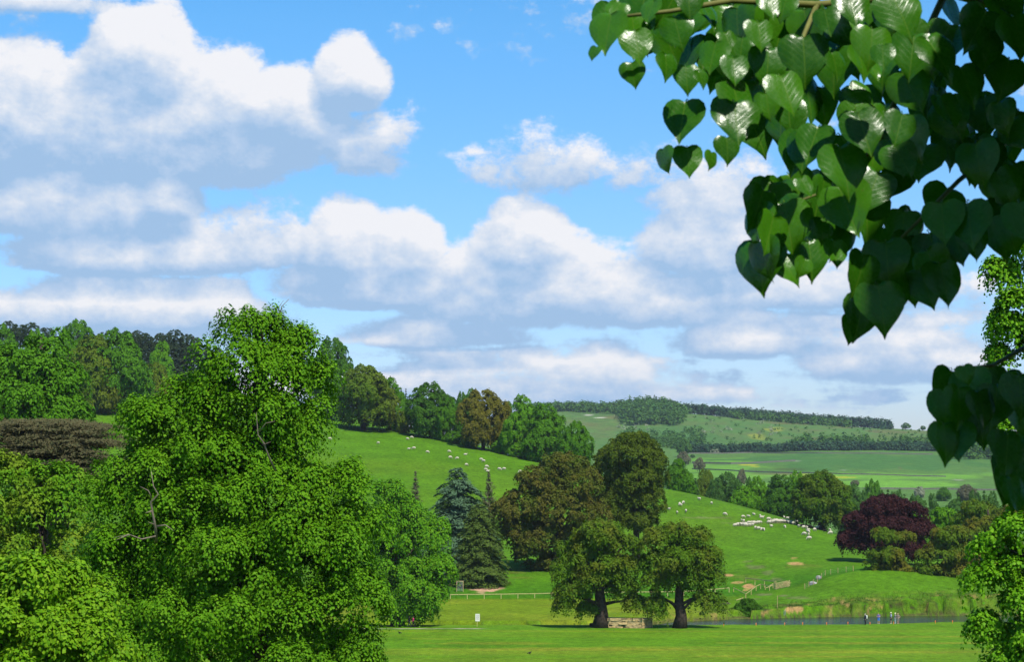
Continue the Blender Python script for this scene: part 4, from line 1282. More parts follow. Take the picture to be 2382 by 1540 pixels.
sp = [q for q in spots_px(rng, [(rng.uniform(1600, 2330), rng.uniform(2180, 2960)) for _ in range(220)], 0, 3.0, 2.0)]
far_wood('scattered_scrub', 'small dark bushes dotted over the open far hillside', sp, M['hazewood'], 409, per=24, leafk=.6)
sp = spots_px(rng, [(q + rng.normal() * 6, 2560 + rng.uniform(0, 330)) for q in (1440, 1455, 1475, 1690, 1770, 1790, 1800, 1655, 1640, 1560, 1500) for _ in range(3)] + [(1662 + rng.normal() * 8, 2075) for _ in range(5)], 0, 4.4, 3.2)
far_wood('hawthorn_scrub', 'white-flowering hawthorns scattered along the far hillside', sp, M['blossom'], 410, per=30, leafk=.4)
# single far trees on the skyline and in the fields
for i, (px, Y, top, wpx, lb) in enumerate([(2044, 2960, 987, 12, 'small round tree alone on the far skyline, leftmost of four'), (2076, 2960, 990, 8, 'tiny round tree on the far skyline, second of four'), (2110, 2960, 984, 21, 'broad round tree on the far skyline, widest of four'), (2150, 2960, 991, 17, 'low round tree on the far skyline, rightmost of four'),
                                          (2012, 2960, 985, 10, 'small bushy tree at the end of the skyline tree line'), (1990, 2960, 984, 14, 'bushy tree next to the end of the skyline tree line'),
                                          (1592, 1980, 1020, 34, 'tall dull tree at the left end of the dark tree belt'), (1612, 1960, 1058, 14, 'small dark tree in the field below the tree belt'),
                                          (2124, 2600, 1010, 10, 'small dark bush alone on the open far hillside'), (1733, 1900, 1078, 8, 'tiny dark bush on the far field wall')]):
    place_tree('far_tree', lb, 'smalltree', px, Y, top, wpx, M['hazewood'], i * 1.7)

# ---- reeds and rough grass along the banks
rng = np.random.default_rng(500)


def blades(name, label, pts, h, w_, mat, lean=0.25):
    k_ = len(pts)
    x, y = np.array([p[0] for p in pts]), np.array([p[1] for p in pts])
    z = terrain(x, y)
    b_ = np.stack([x, y, z - .03], 1)
    a = rng.uniform(0, 6.283, k_)
    hh = h * rng.uniform(.5, 1.25, k_)
    d = np.stack([np.cos(a), np.sin(a), np.zeros(k_)], 1)
    sd = np.stack([-np.sin(a), np.cos(a), np.zeros(k_)], 1)
    tip = b_ + d * (hh * lean * rng.uniform(.2, 1.6, k_))[:, None]
    tip[:, 2] += hh
    mid = (b_ + tip) / 2 + np.array([0, 0, .08]) * hh[:, None]
    V = np.stack([b_ - sd * w_, b_ + sd * w_, mid + sd * w_ * .8, tip, mid - sd * w_ * .8], 1).reshape(-1, 3)
    me = bpy.data.meshes.new(name)
    F_ = np.arange(5 * k_).reshape(k_, 5)
    me = mesh_np(name, V, F_)
    o = link(name, me, mat)
    return tag(o, label, 'grass', kind='stuff')


pts = []
for (px0, px1, n_, Y0, Y1) in [(1160, 1245, 1500, 344.5, 349), (1245, 1420, 3800, 343, 350), (1420, 1545, 2600, 344, 351), (900, 1160, 1500, 343, 349)]:
    for _ in range(n_):
        px = rng.uniform(px0, px1)
        if fbm([px / 14.0], [0.0], 3, 77)[0] < 0.42: continue
        Y = rng.uniform(Y0, Y1)
        pts.append((P(px, 1400, Y).x, Y))
blades('reeds', 'brown and green reeds and rough grass along the river bank behind the stone wall', pts, 1.15, .035, M['reed'])
pts = []
for _ in range(9000):
    px = rng.uniform(1640, 2330)
    uu = (px - 1191) / F2
    Y = np.interp(uu, *FAR_EDGE) + abs(rng.normal()) * 5 + 1.5
    if fbm([px / 9.0], [Y / 3.0], 3, 78)[0] < 0.45: continue
    pts.append((P(px, 1400, Y).x, Y))
blades('bank_grass', 'rough tussocky grass on the far river bank', pts, .36, .03, leaf_mat('bank_grass_blade', [(0.05, 0.15, 0.015), (0.08, 0.17, 0.015), (0.12, 0.13, 0.03)], rough=.7))

# ------------------------------------------------------------------ stone enclosure by the oak
R_ = random.Random(7)


def stone_mesh(seed):
    r = random.Random(seed)
    bm = bmesh.new()
    bmesh.ops.create_cube(bm, size=1.0)
    bmesh.ops.bevel(bm, geom=bm.edges[:], offset=.09, segments=1, affect='EDGES')
    for v in bm.verts:
        v.co += Vector((r.uniform(-.05, .05), r.uniform(-.05, .05), r.uniform(-.05, .05)))
    me = bpy.data.meshes.new('stone')
    bm.to_mesh(me); bm.free()
    return me


smats = [M['stone'], plain('pale_sandstone', (0.64, 0.44, 0.18), .95, .3, 3, .15, .5), plain('brown_sandstone', (0.36, 0.25, 0.12), .95, .3, 3, .15, .5), plain('grey_sandstone', (0.42, 0.31, 0.15), .95, .3, 3, .15, .5)]
STONES = []
for i in range(12):
    me = stone_mesh(i); me.materials.append(smats[(i * 7) % 4] if i % 3 else smats[0]); STONES.append(me)
wa, wb = ground_at(1409, 1462), ground_at(1496, 1463)
wc = ground_at(1518, 1461)
wc.y = wb.y + 2.6
wall = empty('stone_wall', (wa + wb) / 2)
tag(wall, 'low sandstone dry-stone enclosure at the foot of the oak by the river', 'stone wall')
corners = [Vector((wa.x, wa.y, 0)), Vector((wb.x, wb.y, 0)), Vector((wc.x, wc.y, 0)), Vector((wa.x + .6, wa.y + 3.2, 0))]
Hw = 1.38
hole_t, hole_w = 0.0, 0.0
core = MB()
off = wall.location
for side in range(4):
    a, b = corners[side], corners[(side + 1) % 4]
    d = (b - a); L = d.length; d.normalize()
    nrm = Vector((d.y, -d.x, 0))
    gz = min(T(a.x, a.y), T(b.x, b.y))
    cm_ = (a + b) / 2 - nrm * .24
    core.box((cm_.x - off.x, cm_.y - off.y, gz + Hw * .5 - .08 - off.z), (L - .1, .30, Hw - .16), rz=math.atan2(d.y, d.x))
    z = gz - .12
    row = 0
    while z < gz + Hw - .02:
        rh = R_.uniform(.15, .23) if z < gz + Hw - .42 else .20
        top = z + rh > gz + Hw - .14
        s = -R_.uniform(0, .25)
        while s < L - .05:
            wd = R_.uniform(.26, .62) if not top else R_.uniform(.34, .6)
            e = min(s + wd, L)
            s0 = max(s, 0)
            cen = (s0 + e) / 2
            fx = cen / L
            # the square feeding opening with its lintel, and the round-headed gap on the front
            if side == 0 and abs(fx - .47) < .045 and z - gz < .55: s = e; continue
            if side == 0 and abs(fx - .145) < .028 and .12 < z - gz < .60: s = e; continue
            if e - s0 > .08:
                o = bpy.data.objects.new('stone', STONES[R_.randrange(12)])
                COL.objects.link(o)
                o.parent = wall
                p = a + d * cen - nrm * R_.uniform(.09, .13)
                o.location = (p.x - off.x, p.y - off.y, z + rh / 2 - off.z)
                o.scale = (e - s0 - .015, .30 if not top else .42, rh - .012)
                o.rotation_euler = (R_.uniform(-.03, .03), R_.uniform(-.03, .03), math.atan2(d.y, d.x) + R_.uniform(-.04, .04))
            s = e
        z += rh
        row += 1
core.build('rubble_core', M['mortar'], wall)
o = bpy.data.objects.new('lintel', STONES[3]); COL.objects.link(o); o.parent = wall
a, b = corners[0], corners[1]; d = (b - a).normalized(); p = a + (b - a) * .47 - Vector((d.y, -d.x, 0)) * .02
o.location = (p.x - off.x, p.y - off.y, .62 + T(p.x, p.y) - off.z); o.scale = (1.3, .42, .14); o.rotation_euler = (0, 0, math.atan2(d.y, d.x))

# dark stone trough in the oak's shade
tp = ground_at(1383, 1459)
b = MB()
for k_ in range(1):
    prof = [(-.75, 0), (-.82, .25), (-.78, .48), (-.6, .56), (.62, .56), (.78, .46), (.80, .2), (.74, 0)]
    V = [(x, y, z) for y in (-.35, .35) for (x, z) in prof]
    n8 = len(prof)
    b.add(V, [tuple(range(n8)), tuple(range(2 * n8 - 1, n8 - 1, -1))] + [(i, i + n8, (i + 1) % n8 + n8, (i + 1) % n8) for i in range(n8)])
tag(b.build('stone_trough', plain('dark_stone', (.045, .04, .035), .95, .3, 4), None, False, tp), 'dark rounded stone trough in the oak shade left of the stone wall', 'trough')

# notice on a post
sp_ = ground_at(1110, 1459)
sg = empty('notice_sign', sp_)
tag(sg, 'white notice board on a wooden post beside the footpath', 'sign')
b = MB(); b.bar((-.03, 0, -.1), (.06, 0, 1.45), .07, .08); b.build('post', M['wood_pale'], sg)
b = MB(); b.box((.06, -.06, 1.42), (.70, .025, 1.15)); bd = b.build('board', M['white'], sg)
for j, (zz, parts) in enumerate([(1.68, [(-.15, .12), (.03, .16), (.2, .1)]), (1.46, [(-.12, .2), (.13, .18)]), (1.20, [(-.13, .16), (.08, .22)])]):
    b = MB()
    for xx, ww in parts: b.box((.06 + xx, -.0755, zz), (ww, .003, .10))
    b.build('print_line', M['ink'], bd)


# ------------------------------------------------------------------ fences
def post_rail(name, label, path, sp_idx, post_h, rail_h, mat, double=False):
    root = empty(name, path[0])
    tag(root, label, 'fence')
    tops = []
    for p in path:
        b = MB(); b.box((0, 0, post_h / 2 - .1), (.13, .12, post_h + .2), taper=.92)
        b.build('post', mat, root, loc=p - path[0])
        tops.append(p - path[0] + Vector((0, 0, rail_h)))
    for i in range(len(tops) - 1):
        b = MB(); c0, c1 = tops[i], tops[i + 1]
        b.bar(c0 + Vector((0, -.09, R_.uniform(-.02, .02))), c1 + Vector((0, -.09, R_.uniform(-.02, .02))), .06, .13)
        b.build('rail', mat, root)
    return root


path = []
px = 1048.0
while px < 1720:
    g_ = ground_at(px, 1393.5 if px < 1500 else 1394.5 + (px - 1500) * .01, 400, 470)
    path.append(Vector((g_.x, 428 + .01 * (px - 1300), T(g_.x, 428 + .01 * (px - 1300)))))
    px += 39.2
post_rail('paddock_fence', 'single-rail wooden fence across the meadow at the foot of the hill', path, 0, .98, .92, M['wood_pale'])
cv = lambda X, Yq: ((2750 + X / 3.403) * .5905, (2240 + Yq / 3.403) * .5905)
path2 = [path[-1] + Vector((.9, 0, 0))]
for X, Yq in [(640, 410), (712, 356), (778, 303), (838, 276), (900, 288), (958, 298), (1005, 268)]:
    q = cv(X, Yq)
    path2.append(ground_at(q[0], q[1], 395, 520))
post_rail('track_fence', 'curving single-rail fence climbing beside the farm track to the gate', path2, 0, .95, .9, M['wood'])
# hurdle, gate and long rail at the track
q0, q1, q2, q3 = [ground_at(*cv(*q), 395, 470) for q in ((1022, 285), (1090, 312), (1322, 327), (1366, 322))]
q1.y = q0.y - .5; q2.y = q1.y; q3.y = q2.y + .6
for q in (q0, q1, q2, q3): q.z = T(q.x, q.y)
gt = empty('field_gate', q1)
tag(gt, 'closed brown wooden field gate across the farm track', 'gate')
d = q2 - q1
for k_ in range(6):
    b = MB(); b.bar(Vector((.06, 0, .16 + k_ * .21)), d + Vector((-.06, 0, .16 + k_ * .21)), .04, .11); b.build('bar', M['wood_grey'] if k_ < 5 else M['wood_pale'], gt)
for f in (.02, .98):
    b = MB(); c = d * f; b.box(c + Vector((0, 0, .68)), (.09, .06, 1.25)); b.build('stile', M['wood_grey'], gt)
b = MB(); b.bar(Vector((.1, -.045, .15)), d * .96 + Vector((0, -.045, 1.15)), .03, .1); b.build('brace', M['wood_grey'], gt)


def hurdle(name, label, a, b_, rails, h):
    r0 = empty(name, a); tag(r0, label, 'fence')
    dd = b_ - a
    for f in (0.0, 1.0):
        m = MB(); m.box(dd * f + Vector((0, .05, h / 2)), (.12, .12, h + .2)); m.build('post', M['wood'], r0)
    for k_ in range(rails):
        z = .16 + k_ * (h - .2) / (rails - 1)
        m = MB(); m.bar(Vector((-.08, -.05, z)), dd + Vector((.08, -.05, z)), .05, .13); m.build('rail', M['wood_pale'], r0)
    return r0


hurdle('rail_hurdle', 'pale five-rail wooden hurdle left of the field gate', q0, q1 - Vector((.12, 0, 0)), 5, 1.55)
hurdle('rail_hurdle', 'short pale four-rail hurdle right of the field gate', q2 + Vector((.15, 0, 0)), q3, 4, 1.15)
la = ground_at(*cv(640, 195), 400, 520)
lr = empty('guide_rail', la); tag(lr, 'long pale single rail running up the slope from the gate', 'fence')
ends = Vector((q0.x, q0.y, q0.z + 1.6)) - la
for f in (0.0, .33, .66):
    c = la + (Vector((q0.x, q0.y, 0)) - Vector((la.x, la.y, 0))) * f
    zt = (Vector((0, 0, .95)).lerp(ends, f)).z
    gz = T(c.x, c.y) - la.z
    m = MB(); m.box((c.x - la.x, c.y - la.y + .08, (gz + zt) / 2), (.12, .12, zt - gz + .2)); m.build('post', M['wood'], lr)
m = MB(); m.bar((0, 0, .95), ends, .07, .17); m.build('rail', M['wood_pale'], lr)
for (A, B, lb) in [((512, 432), (580, 410), 'pale broken rail lying by the paddock fence corner'), ((912, 268), (1004, 252), 'pale fallen rail propped below the hurdle')]:
    a, b_ = ground_at(*cv(*A), 395, 470), ground_at(*cv(*B), 395, 470)
    b_.y = a.y + .3; b_.z = T(b_.x, b_.y)
    m = MB(); m.bar((0, 0, .06), (b_ - a) + Vector((0, 0, .35)), .08, .13)
    tag(m.build('fallen_rail', M['wood_pale'], None, False, a), lb, 'rail')
# stock fence over the knoll
pts = [ground_at(*cv(*q), 395, 520) for q in ((1430, 280), (1485, 252), (1545, 222), (1600, 192), (1655, 138), (1705, 97), (1778, 84), (1875, 66), (1985, 52), (2080, 40))]
sf = empty('stock_fence', pts[0]); tag(sf, 'wire stock fence with thin wooden posts going over the grassy knoll', 'fence')
for p in pts:
    m = MB(); m.box((p.x - pts[0].x, p.y - pts[0].y, p.z - pts[0].z + .5), (.10, .10, 1.2)); m.build('post', M['wood_grey'], sf)
for hz in (.3, .6, .9):
    m = MB()
    m.tube([p - pts[0] + Vector((0, -.07, hz)) for p in pts], .008, 4)
    m.build('wire', M['metal'], sf)


def rock(c, sx, sy, sz, seed):
    r = random.Random(seed)
    bm = bmesh.new(); bmesh.ops.create_icosphere(bm, subdivisions=2, radius=1)
    for v in bm.verts:
        k_ = 1 + r.uniform(-.18, .18)
        v.co = Vector((v.co.x * sx * k_, v.co.y * sy * k_, v.co.z * sz * k_))
    me = bpy.data.meshes.new('boulder'); bm.to_mesh(me); bm.free()
    return link('boulder', me, M['greystone'], None, c)


g1, g2 = ground_at(*cv(1535, 218), 395, 500), ground_at(*cv(1615, 146), 395, 500)
tag(rock(g1 + Vector((0, 0, .15)), .8, .5, .45, 1), 'grey boulder beside the stock fence, lower of two', 'boulder')
tag(rock(g2 + Vector((0, 0, .2)), .6, .5, .55, 2), 'grey boulder beside the stock fence, upper of two', 'boulder')
# brushwood pile
bp_ = ground_at(*cv(355, 485), 370, 430)
br = empty('brushwood_pile', bp_); tag(br, 'pile of grey cut branches on the meadow before the fence corner', 'branch pile')
for k_ in range(14):
    a = R_.uniform(0, 6.28); L = R_.uniform(.6, 1.6)
    c = Vector((R_.uniform(-1, 1), R_.uniform(-.4, .4), R_.uniform(.05, .35)))
    dd = Vector((math.cos(a) * L, math.sin(a) * L * .4, R_.uniform(-.1, .4)))
    m = MB(); m.tube([c - dd * .5, c + Vector((0, 0, .06)), c + dd * .5], [.08, .06, .03], 6); m.build('branch', M['deadwood'], br, True)
# depth gauge at the bank
dg = ground_at(*cv(1163, 640), 370, 410)
ga = empty('depth_gauge', dg); tag(ga, 'thin grey stepped river gauge boards on the eroded bank', 'gauge')
for dx, dy, z0_, h_ in ((-.12, 0, -.5, 1.5), (.16, .2, -.1, 1.3)):
    m = MB(); m.box((dx, dy, z0_ + h_ / 2), (.07, .05, h_)); m.build('board', M['metal'], ga)
m = MB(); m.box((-1.1, 1.5, 2.0), (.09, .06, 3.0)); m.build('board', M['wood_grey'], ga)
# tree guard
tg_ = ground_at(1070, 1377, 425, 460)
gu = empty('tree_guard', tg_); tag(gu, 'square post and wire tree guard on the slope by the bushy conifer', 'tree guard')
sz = .66
for i_, (sx, sy) in enumerate(((-1, -1), (1, -1), (1, 1), (-1, 1))):
    x, y = sx * sz, sy * sz
    zg = T(tg_.x + x, tg_.y + y) - tg_.z
    m = MB(); m.box((x, y, zg + 1.0), (.09, .09, 2.2)); m.build('post', M['wood_grey'], gu)
for (ax, ay, bx, by) in ((-1, -1, 1, -1), (1, -1, 1, 1), (1, 1, -1, 1), (-1, 1, -1, -1)):
    m = MB(); m.bar((ax * sz, ay * sz, 2.08), (bx * sz, by * sz, 2.08), .06, .10); m.build('top_rail', M['wood_pale'], gu)
    m = MB()
    for k_ in range(9):
        f = (k_ + .5) / 9
        x, y = ax * sz + (bx - ax) * sz * f, ay * sz + (by - ay) * sz * f
        m.tube([(x, y, .1), (x, y, 2.03)], .006, 4, cap=False)
    for k_ in range(10):
        z = .15 + k_ * .2
        m.tube([(ax * sz, ay * sz, z), (bx * sz, by * sz, z)], .005, 4, cap=False)
    m.build('wire_panel', M['metal'], gu)
m = MB(); m.tube([(0, 0, 0), (.03, 0, 1.2), (0, .02, 2.6)], [.03, .02, .008], 6); m.build('sapling_stem', M['bark'], gu)
# orange boundary markers on the lawn
for i, (X, Yq) in enumerate([(315, 965), (545, 962), (743, 960), (918, 958), (1028, 956), (1175, 956), (1305, 953), (1440, 954), (1585, 952), (1840, 945), (1945, 944)]):
    p = ground_at((2500 + X / 1.553) * .5905, (1850 + Yq / 1.553) * .5905, 300, 360)
    r0 = empty('marker_post', p)
    tag(r0, f'small orange boundary marker on the lawn edge, number {i + 1} of eleven from the left', 'marker', 'orange boundary markers along the river lawn')
    m = MB(); m.tube([(0, 0, -.05), (0, 0, .5)], [.025, .025], 6); m.build('stake', M['orange'], r0)
    m = MB(); m.box((.0, -.005, .34), (.11, .02, .28)); m.build('flag', M['orange'], r0)
# crows on the lawn
for X, Yq, lb, rz in [(1090, 922, 'black crow on the lawn at the bottom centre', .5), (277, 794, 'black crow on the lawn below the walkers', 2.6)]:
    p = ground_at((1400 + X / 1.588) * .5905, (2000 + Yq / 1.588) * .5905, 240, 340)
    m = MB()
    m.ball((0, 0, .22), (.20, .11, .12), mi=0); m.ball((.20, 0, .33), (.075, .06, .065)); m.tube([(.25, 0, .33), (.36, 0, .31)], [.03, .005], 5)
    m.tube([(-.12, 0, .22), (-.4, 0, .16)], [.08, .03], 6)
    for s_ in (-.05, .05): m.tube([(.02, s_, .14), (.03, s_, 0)], [.015, .012], 4)
    o = m.build('crow', M['crow'], None, True, p); o.rotation_euler = (0, 0, rz)
    tag(o, lb, 'bird')
# field walls in the valley
M['fieldstone'] = plain('dark_fieldstone', (.15, .145, .12), .95, .3, 1)
def field_wall(label, pts, h=1.2, Yr=(1250, 2700)):
    w3 = [ground_at(px, py, *Yr) for px, py in pts]
    m = MB()
    for a, b_ in zip(w3, w3[1:]):
        k_ = max(2, int((b_ - a).length / 12))
        for i in range(k_):
            p, q = a.lerp(b_, i / k_), a.lerp(b_, (i + 1) / k_)
            p.z, q.z = T(p.x, p.y), T(q.x, q.y)
            m.bar(p - w3[0] + Vector((0, 0, h * .4)), q - w3[0] + Vector((0, 0, h * .3)), .5, h)
    o = m.build('field_wall', M['fieldstone'], None, False, w3[0])
    tag(o, label, 'wall')


field_wall('grey dry-stone wall along the foot of the dark far tree belt', [(1600, 1056), (1750, 1054), (1900, 1055), (2050, 1056), (2170, 1058)])
field_wall('thin dark field wall across the left of the far pasture', [(1610, 1078), (1700, 1080), (1800, 1076), (1850, 1073)], 1.6)
field_wall('faint field wall between the far crop strips', [(1610, 1092), (1720, 1097), (1830, 1101), (1960, 1104), (2200, 1110)], 1.1)
field_wall('lowest dark field wall above the valley trees', [(2010, 1138), (2150, 1139), (2320, 1141)], 1.1)


# ------------------------------------------------------------------ animals and people: one continuous skin each
def remesh(parts, voxel, mats, name):
    """parts: (points, radii, material index) limbs; fused by voxel remesh, faces take the nearest limb's material"""
    m = MB()
    for pts_, rad, mi in parts:
        pts_ = [Vector(p) for p in pts_]
        if len(pts_) == 1:
            m.ball(pts_[0], rad, 12, 8)
        else:
            m.tube(pts_, rad, 10)
            for p, r in ((pts_[0], rad[0]), (pts_[-1], rad[-1])): m.ball(p, r, 10, 6)
    me = m.mesh('tmp')
    o = bpy.data.objects.new('tmp', me); COL.objects.link(o)
    md = o.modifiers.new('r', 'REMESH'); md.mode = 'VOXEL'; md.voxel_size = voxel
    sm = o.modifiers.new('s', 'SMOOTH'); sm.factor = .5; sm.iterations = 2
    dg_ = bpy.context.evaluated_depsgraph_get()
    out = bpy.data.meshes.new_from_object(o.evaluated_get(dg_))
    bpy.data.objects.remove(o)
    out.name = name
    for q in mats: out.materials.append(q)
    k_ = len(out.polygons)
    c = np.zeros(3 * k_); out.polygons.foreach_get('center', c); c = c.reshape(-1, 3)
    best = np.full(k_, 1e9); idx = np.zeros(k_, np.int32)
    for pts_, rad, mi in parts:
        if len(pts_) == 1:
            r = rad if hasattr(rad, '__len__') else (rad,) * 3
            dd = (np.sqrt((((c - np.array(pts_[0])) / np.array(r)) ** 2).sum(1)) - 1) * min(r)
        else:
            dd = np.full(k_, 1e9)
            for i in range(len(pts_) - 1):
                a, b_ = np.array(pts_[i], float), np.array(pts_[i + 1], float)
                ab = b_ - a
                tt = np.clip(((c - a) @ ab) / max(ab @ ab, 1e-9), 0, 1)
                rr = rad[i] + (rad[i + 1] - rad[i]) * tt
                dd = np.minimum(dd, np.linalg.norm(c - (a + tt[:, None] * ab), axis=1) - rr)
        w_ = dd < best
        best[w_] = dd[w_]; idx[w_] = mi
    out.polygons.foreach_set('material_index', idx)
    out.polygons.foreach_set('use_smooth', np.ones(k_, bool))
    out.materials.update() if hasattr(out.materials, 'update') else None
    return out


def sheep_mesh(graze, lying=False):
    z = .62 if not lying else .36
    pr = [([(-.34, 0, z), (-.05, 0, z + .02), (.32, 0, z)], [.27, .31, .28], 0), ([(0, 0, z + .04)], (.58, .31, .33), 0)]
    if graze:
        pr += [([(.45, 0, z), (.66, 0, z - .22), (.76, 0, z - .40)], [.17, .13, .09], 0), ([(.74, 0, z - .36), (.84, 0, z - .54)], [.09, .055], 1)]
        hd = Vector((.74, 0, z - .32))
    else:
        pr += [([(.42, 0, z + .08), (.62, 0, z + .28), (.68, 0, z + .38)], [.18, .13, .10], 0), ([(.68, 0, z + .40), (.88, 0, z + .32)], [.095, .055], 1)]
        hd = Vector((.66, 0, z + .44))
    for s_ in (-1, 1): pr += [([hd + Vector((0, s_ * .06, 0)), hd + Vector((-.02, s_ * .17, .01))], [.035, .02], 1)]
    if not lying:
        for sx in (-.34, .30):
            for s_ in (-1, 1):
                kx = sx - .05 if sx < 0 else sx + .02
                pr += [([(sx, s_ * .14, z - .15), (kx, s_ * .15, .28), (sx, s_ * .15, .03)], [.085, .05, .042], 1)]
    pr += [([(-.56, 0, z + .05), (-.66, 0, z - .18)], [.06, .04], 0)]
    return remesh([(q[0], q[1], q[2]) for q in pr], .035, (M['wool'], M['sheepskin']), 'sheep')


SHEEP = [sheep_mesh(True), sheep_mesh(False), sheep_mesh(False, True)]
dark = SHEEP[1].copy(); dark.materials.clear(); dark.materials.append(M['fleece_shaded']); dark.materials.append(M['fleece_shaded'])


def put_sheep(px, py, label, group, rz, kind=0, mesh=None):
    p = ground_at(px, py)
    o = bpy.data.objects.new('sheep', mesh or SHEEP[kind])
    COL.objects.link(o)
    o.location = p - Vector((0, 0, .02)); o.rotation_euler = (0, 0, rz)
    k_ = R_.uniform(.84, 1.02); o.scale = (k_, k_, k_)
    tag(o, label, 'sheep', group)


cvl = lambda X, Yq: ((1150 + X / 2.0713) * .5905, (1300 + (Yq + 9) / 2.0713) * .5905)
LEFT = [(309, 889), (705, 923), (894, 830), (942, 890), (977, 878), (953, 969), (995, 968), (1105, 998), (1282, 993), (1292, 1044), (1349, 1050), (1415, 1015), (1423, 1101), (1544, 1058), (1564, 1073), (1581, 1141), (1589, 1118), (1597, 1152), (1692, 1139), (1731, 1137), (1769, 1021), (1839, 1033), (1864, 1160)]
ORD = ['first', 'second', 'third', 'fourth', 'fifth', 'sixth', 'seventh', 'eighth', 'ninth', 'tenth', 'eleventh', 'twelfth', 'thirteenth', 'fourteenth', 'fifteenth', 'sixteenth', 'seventeenth', 'eighteenth', 'nineteenth', 'twentieth', 'twenty-first', 'twenty-second', 'twenty-third', 'twenty-fourth', 'twenty-fifth', 'twenty-sixth', 'twenty-seventh', 'twenty-eighth', 'twenty-ninth', 'thirtieth', 'thirty-first', 'thirty-second', 'thirty-third', 'thirty-fourth', 'thirty-fifth', 'thirty-sixth', 'thirty-seventh', 'thirty-eighth', 'thirty-ninth', 'fortieth', 'forty-first', 'forty-second']
for i, (X, Yq) in enumerate(LEFT):
    lie = i % 6 == 5
    put_sheep(*cvl(X, Yq), f'cream sheep on the upper left hillside, {ORD[i]} of those from the left', 'sheep on the upper left hillside', R_.choice([0, math.pi]) + R_.uniform(-.5, .5), 2 if lie else 0)
cvr = lambda X, Yq: ((2600 + X / 3.308) * .5905, (1930 + (Yq + 14) / 3.308) * .5905)
LOOSE = [(118, 260), (223, 302), (257, 192), (270, 208), (305, 175), (338, 285), (512, 128), (672, 178), (845, 327), (1062, 407), (1083, 357), (1093, 415), (1155, 354), (1224, 322), (1245, 508), (1285, 515), (1305, 350), (1325, 522), (1326, 372), (1352, 525), (1416, 390), (1452, 482), (1616, 244), (1625, 490), (1661, 254), (1742, 446), (1778, 413), (1808, 482), (1873, 500),
         (1880, 587), (1914, 507), (1930, 557), (1934, 532), (1935, 598), (1945, 643), (2015, 530), (2045, 503), (2212, 532), (2222, 572)]
for i, (X, Yq) in enumerate(LOOSE):
    put_sheep(*cvr(X, Yq), f'cream sheep scattered on the right-hand slope, {ORD[i]} of the scattered ones from the left', 'scattered sheep on the right-hand slope', R_.uniform(0, 6.28), 2 if (X, Yq) in ((1616, 244), (1661, 254), (1224, 322), (1778, 413)) else (0 if i % 3 else 1))
LINE_A = [(975, 472), (1003, 466), (1020, 458), (1045, 460), (1075, 463), (1113, 455), (1117, 472), (1160, 442), (1183, 440), (1200, 434), (1225, 440), (1245, 439), (1165, 468), (1200, 466), (1279, 437), (1303, 434)]
LINE_B = [(1420, 436), (1445, 430), (1468, 422), (1487, 416), (1510, 420), (1522, 412), (1546, 420), (1566, 412), (1586, 420), (1606, 415), (1622, 422), (1645, 418), (1660, 424), (1685, 432), (1700, 430), (1714, 436)]
for X, Yq in LINE_A:
    put_sheep(*cvr(X, Yq), 'cream sheep in the left-hand crowd strung along the worn track', 'sheep crowded on the left part of the track', R_.choice([.2, 3.3]) + R_.uniform(-.5, .5), 1)
for X, Yq in LINE_B:
    put_sheep(*cvr(X, Yq), 'cream sheep in the tight right-hand line walking towards the lone oak', 'sheep walking in line to the lone oak', R_.choice([.1, 3.2]) + R_.uniform(-.4, .4), 1)
for X, Yq in [(1845, 478), (1862, 474), (1892, 482), (1925, 486), (1952, 492), (1978, 497), (2150, 545)]:
    put_sheep(*cvr(X, Yq), 'dark sheep resting in the shade under the lone oak', 'dark sheep under the lone oak', R_.uniform(0, 6.28), mesh=dark)

SK = plain('skin', (.50, .29, .19), .6, .1, 6)


def cloth(name, c, c2=None):
    return plain(name, c, .85, .15, 14, .2, .2, c2)


def striped(name, a, b_):
    m_, n = new_mat(name)
    t = n.n('ShaderNodeTexCoord'); s = n.n('ShaderNodeSeparateXYZ'); n.put(s.inputs[0], t.outputs['Object'])
    f = n.m('GREATER_THAN', n.m('FRACT', n.m('MULTIPLY', s.outputs[2], 6.6)), .5)
    p = n.n('ShaderNodeBsdfPrincipled'); n.put(p.inputs['Base Color'], n.mix(f, (*a, 1), (*b_, 1))); p.inputs['Roughness'].default_value = .85
    finish(n, p.outputs[0])
    return m_


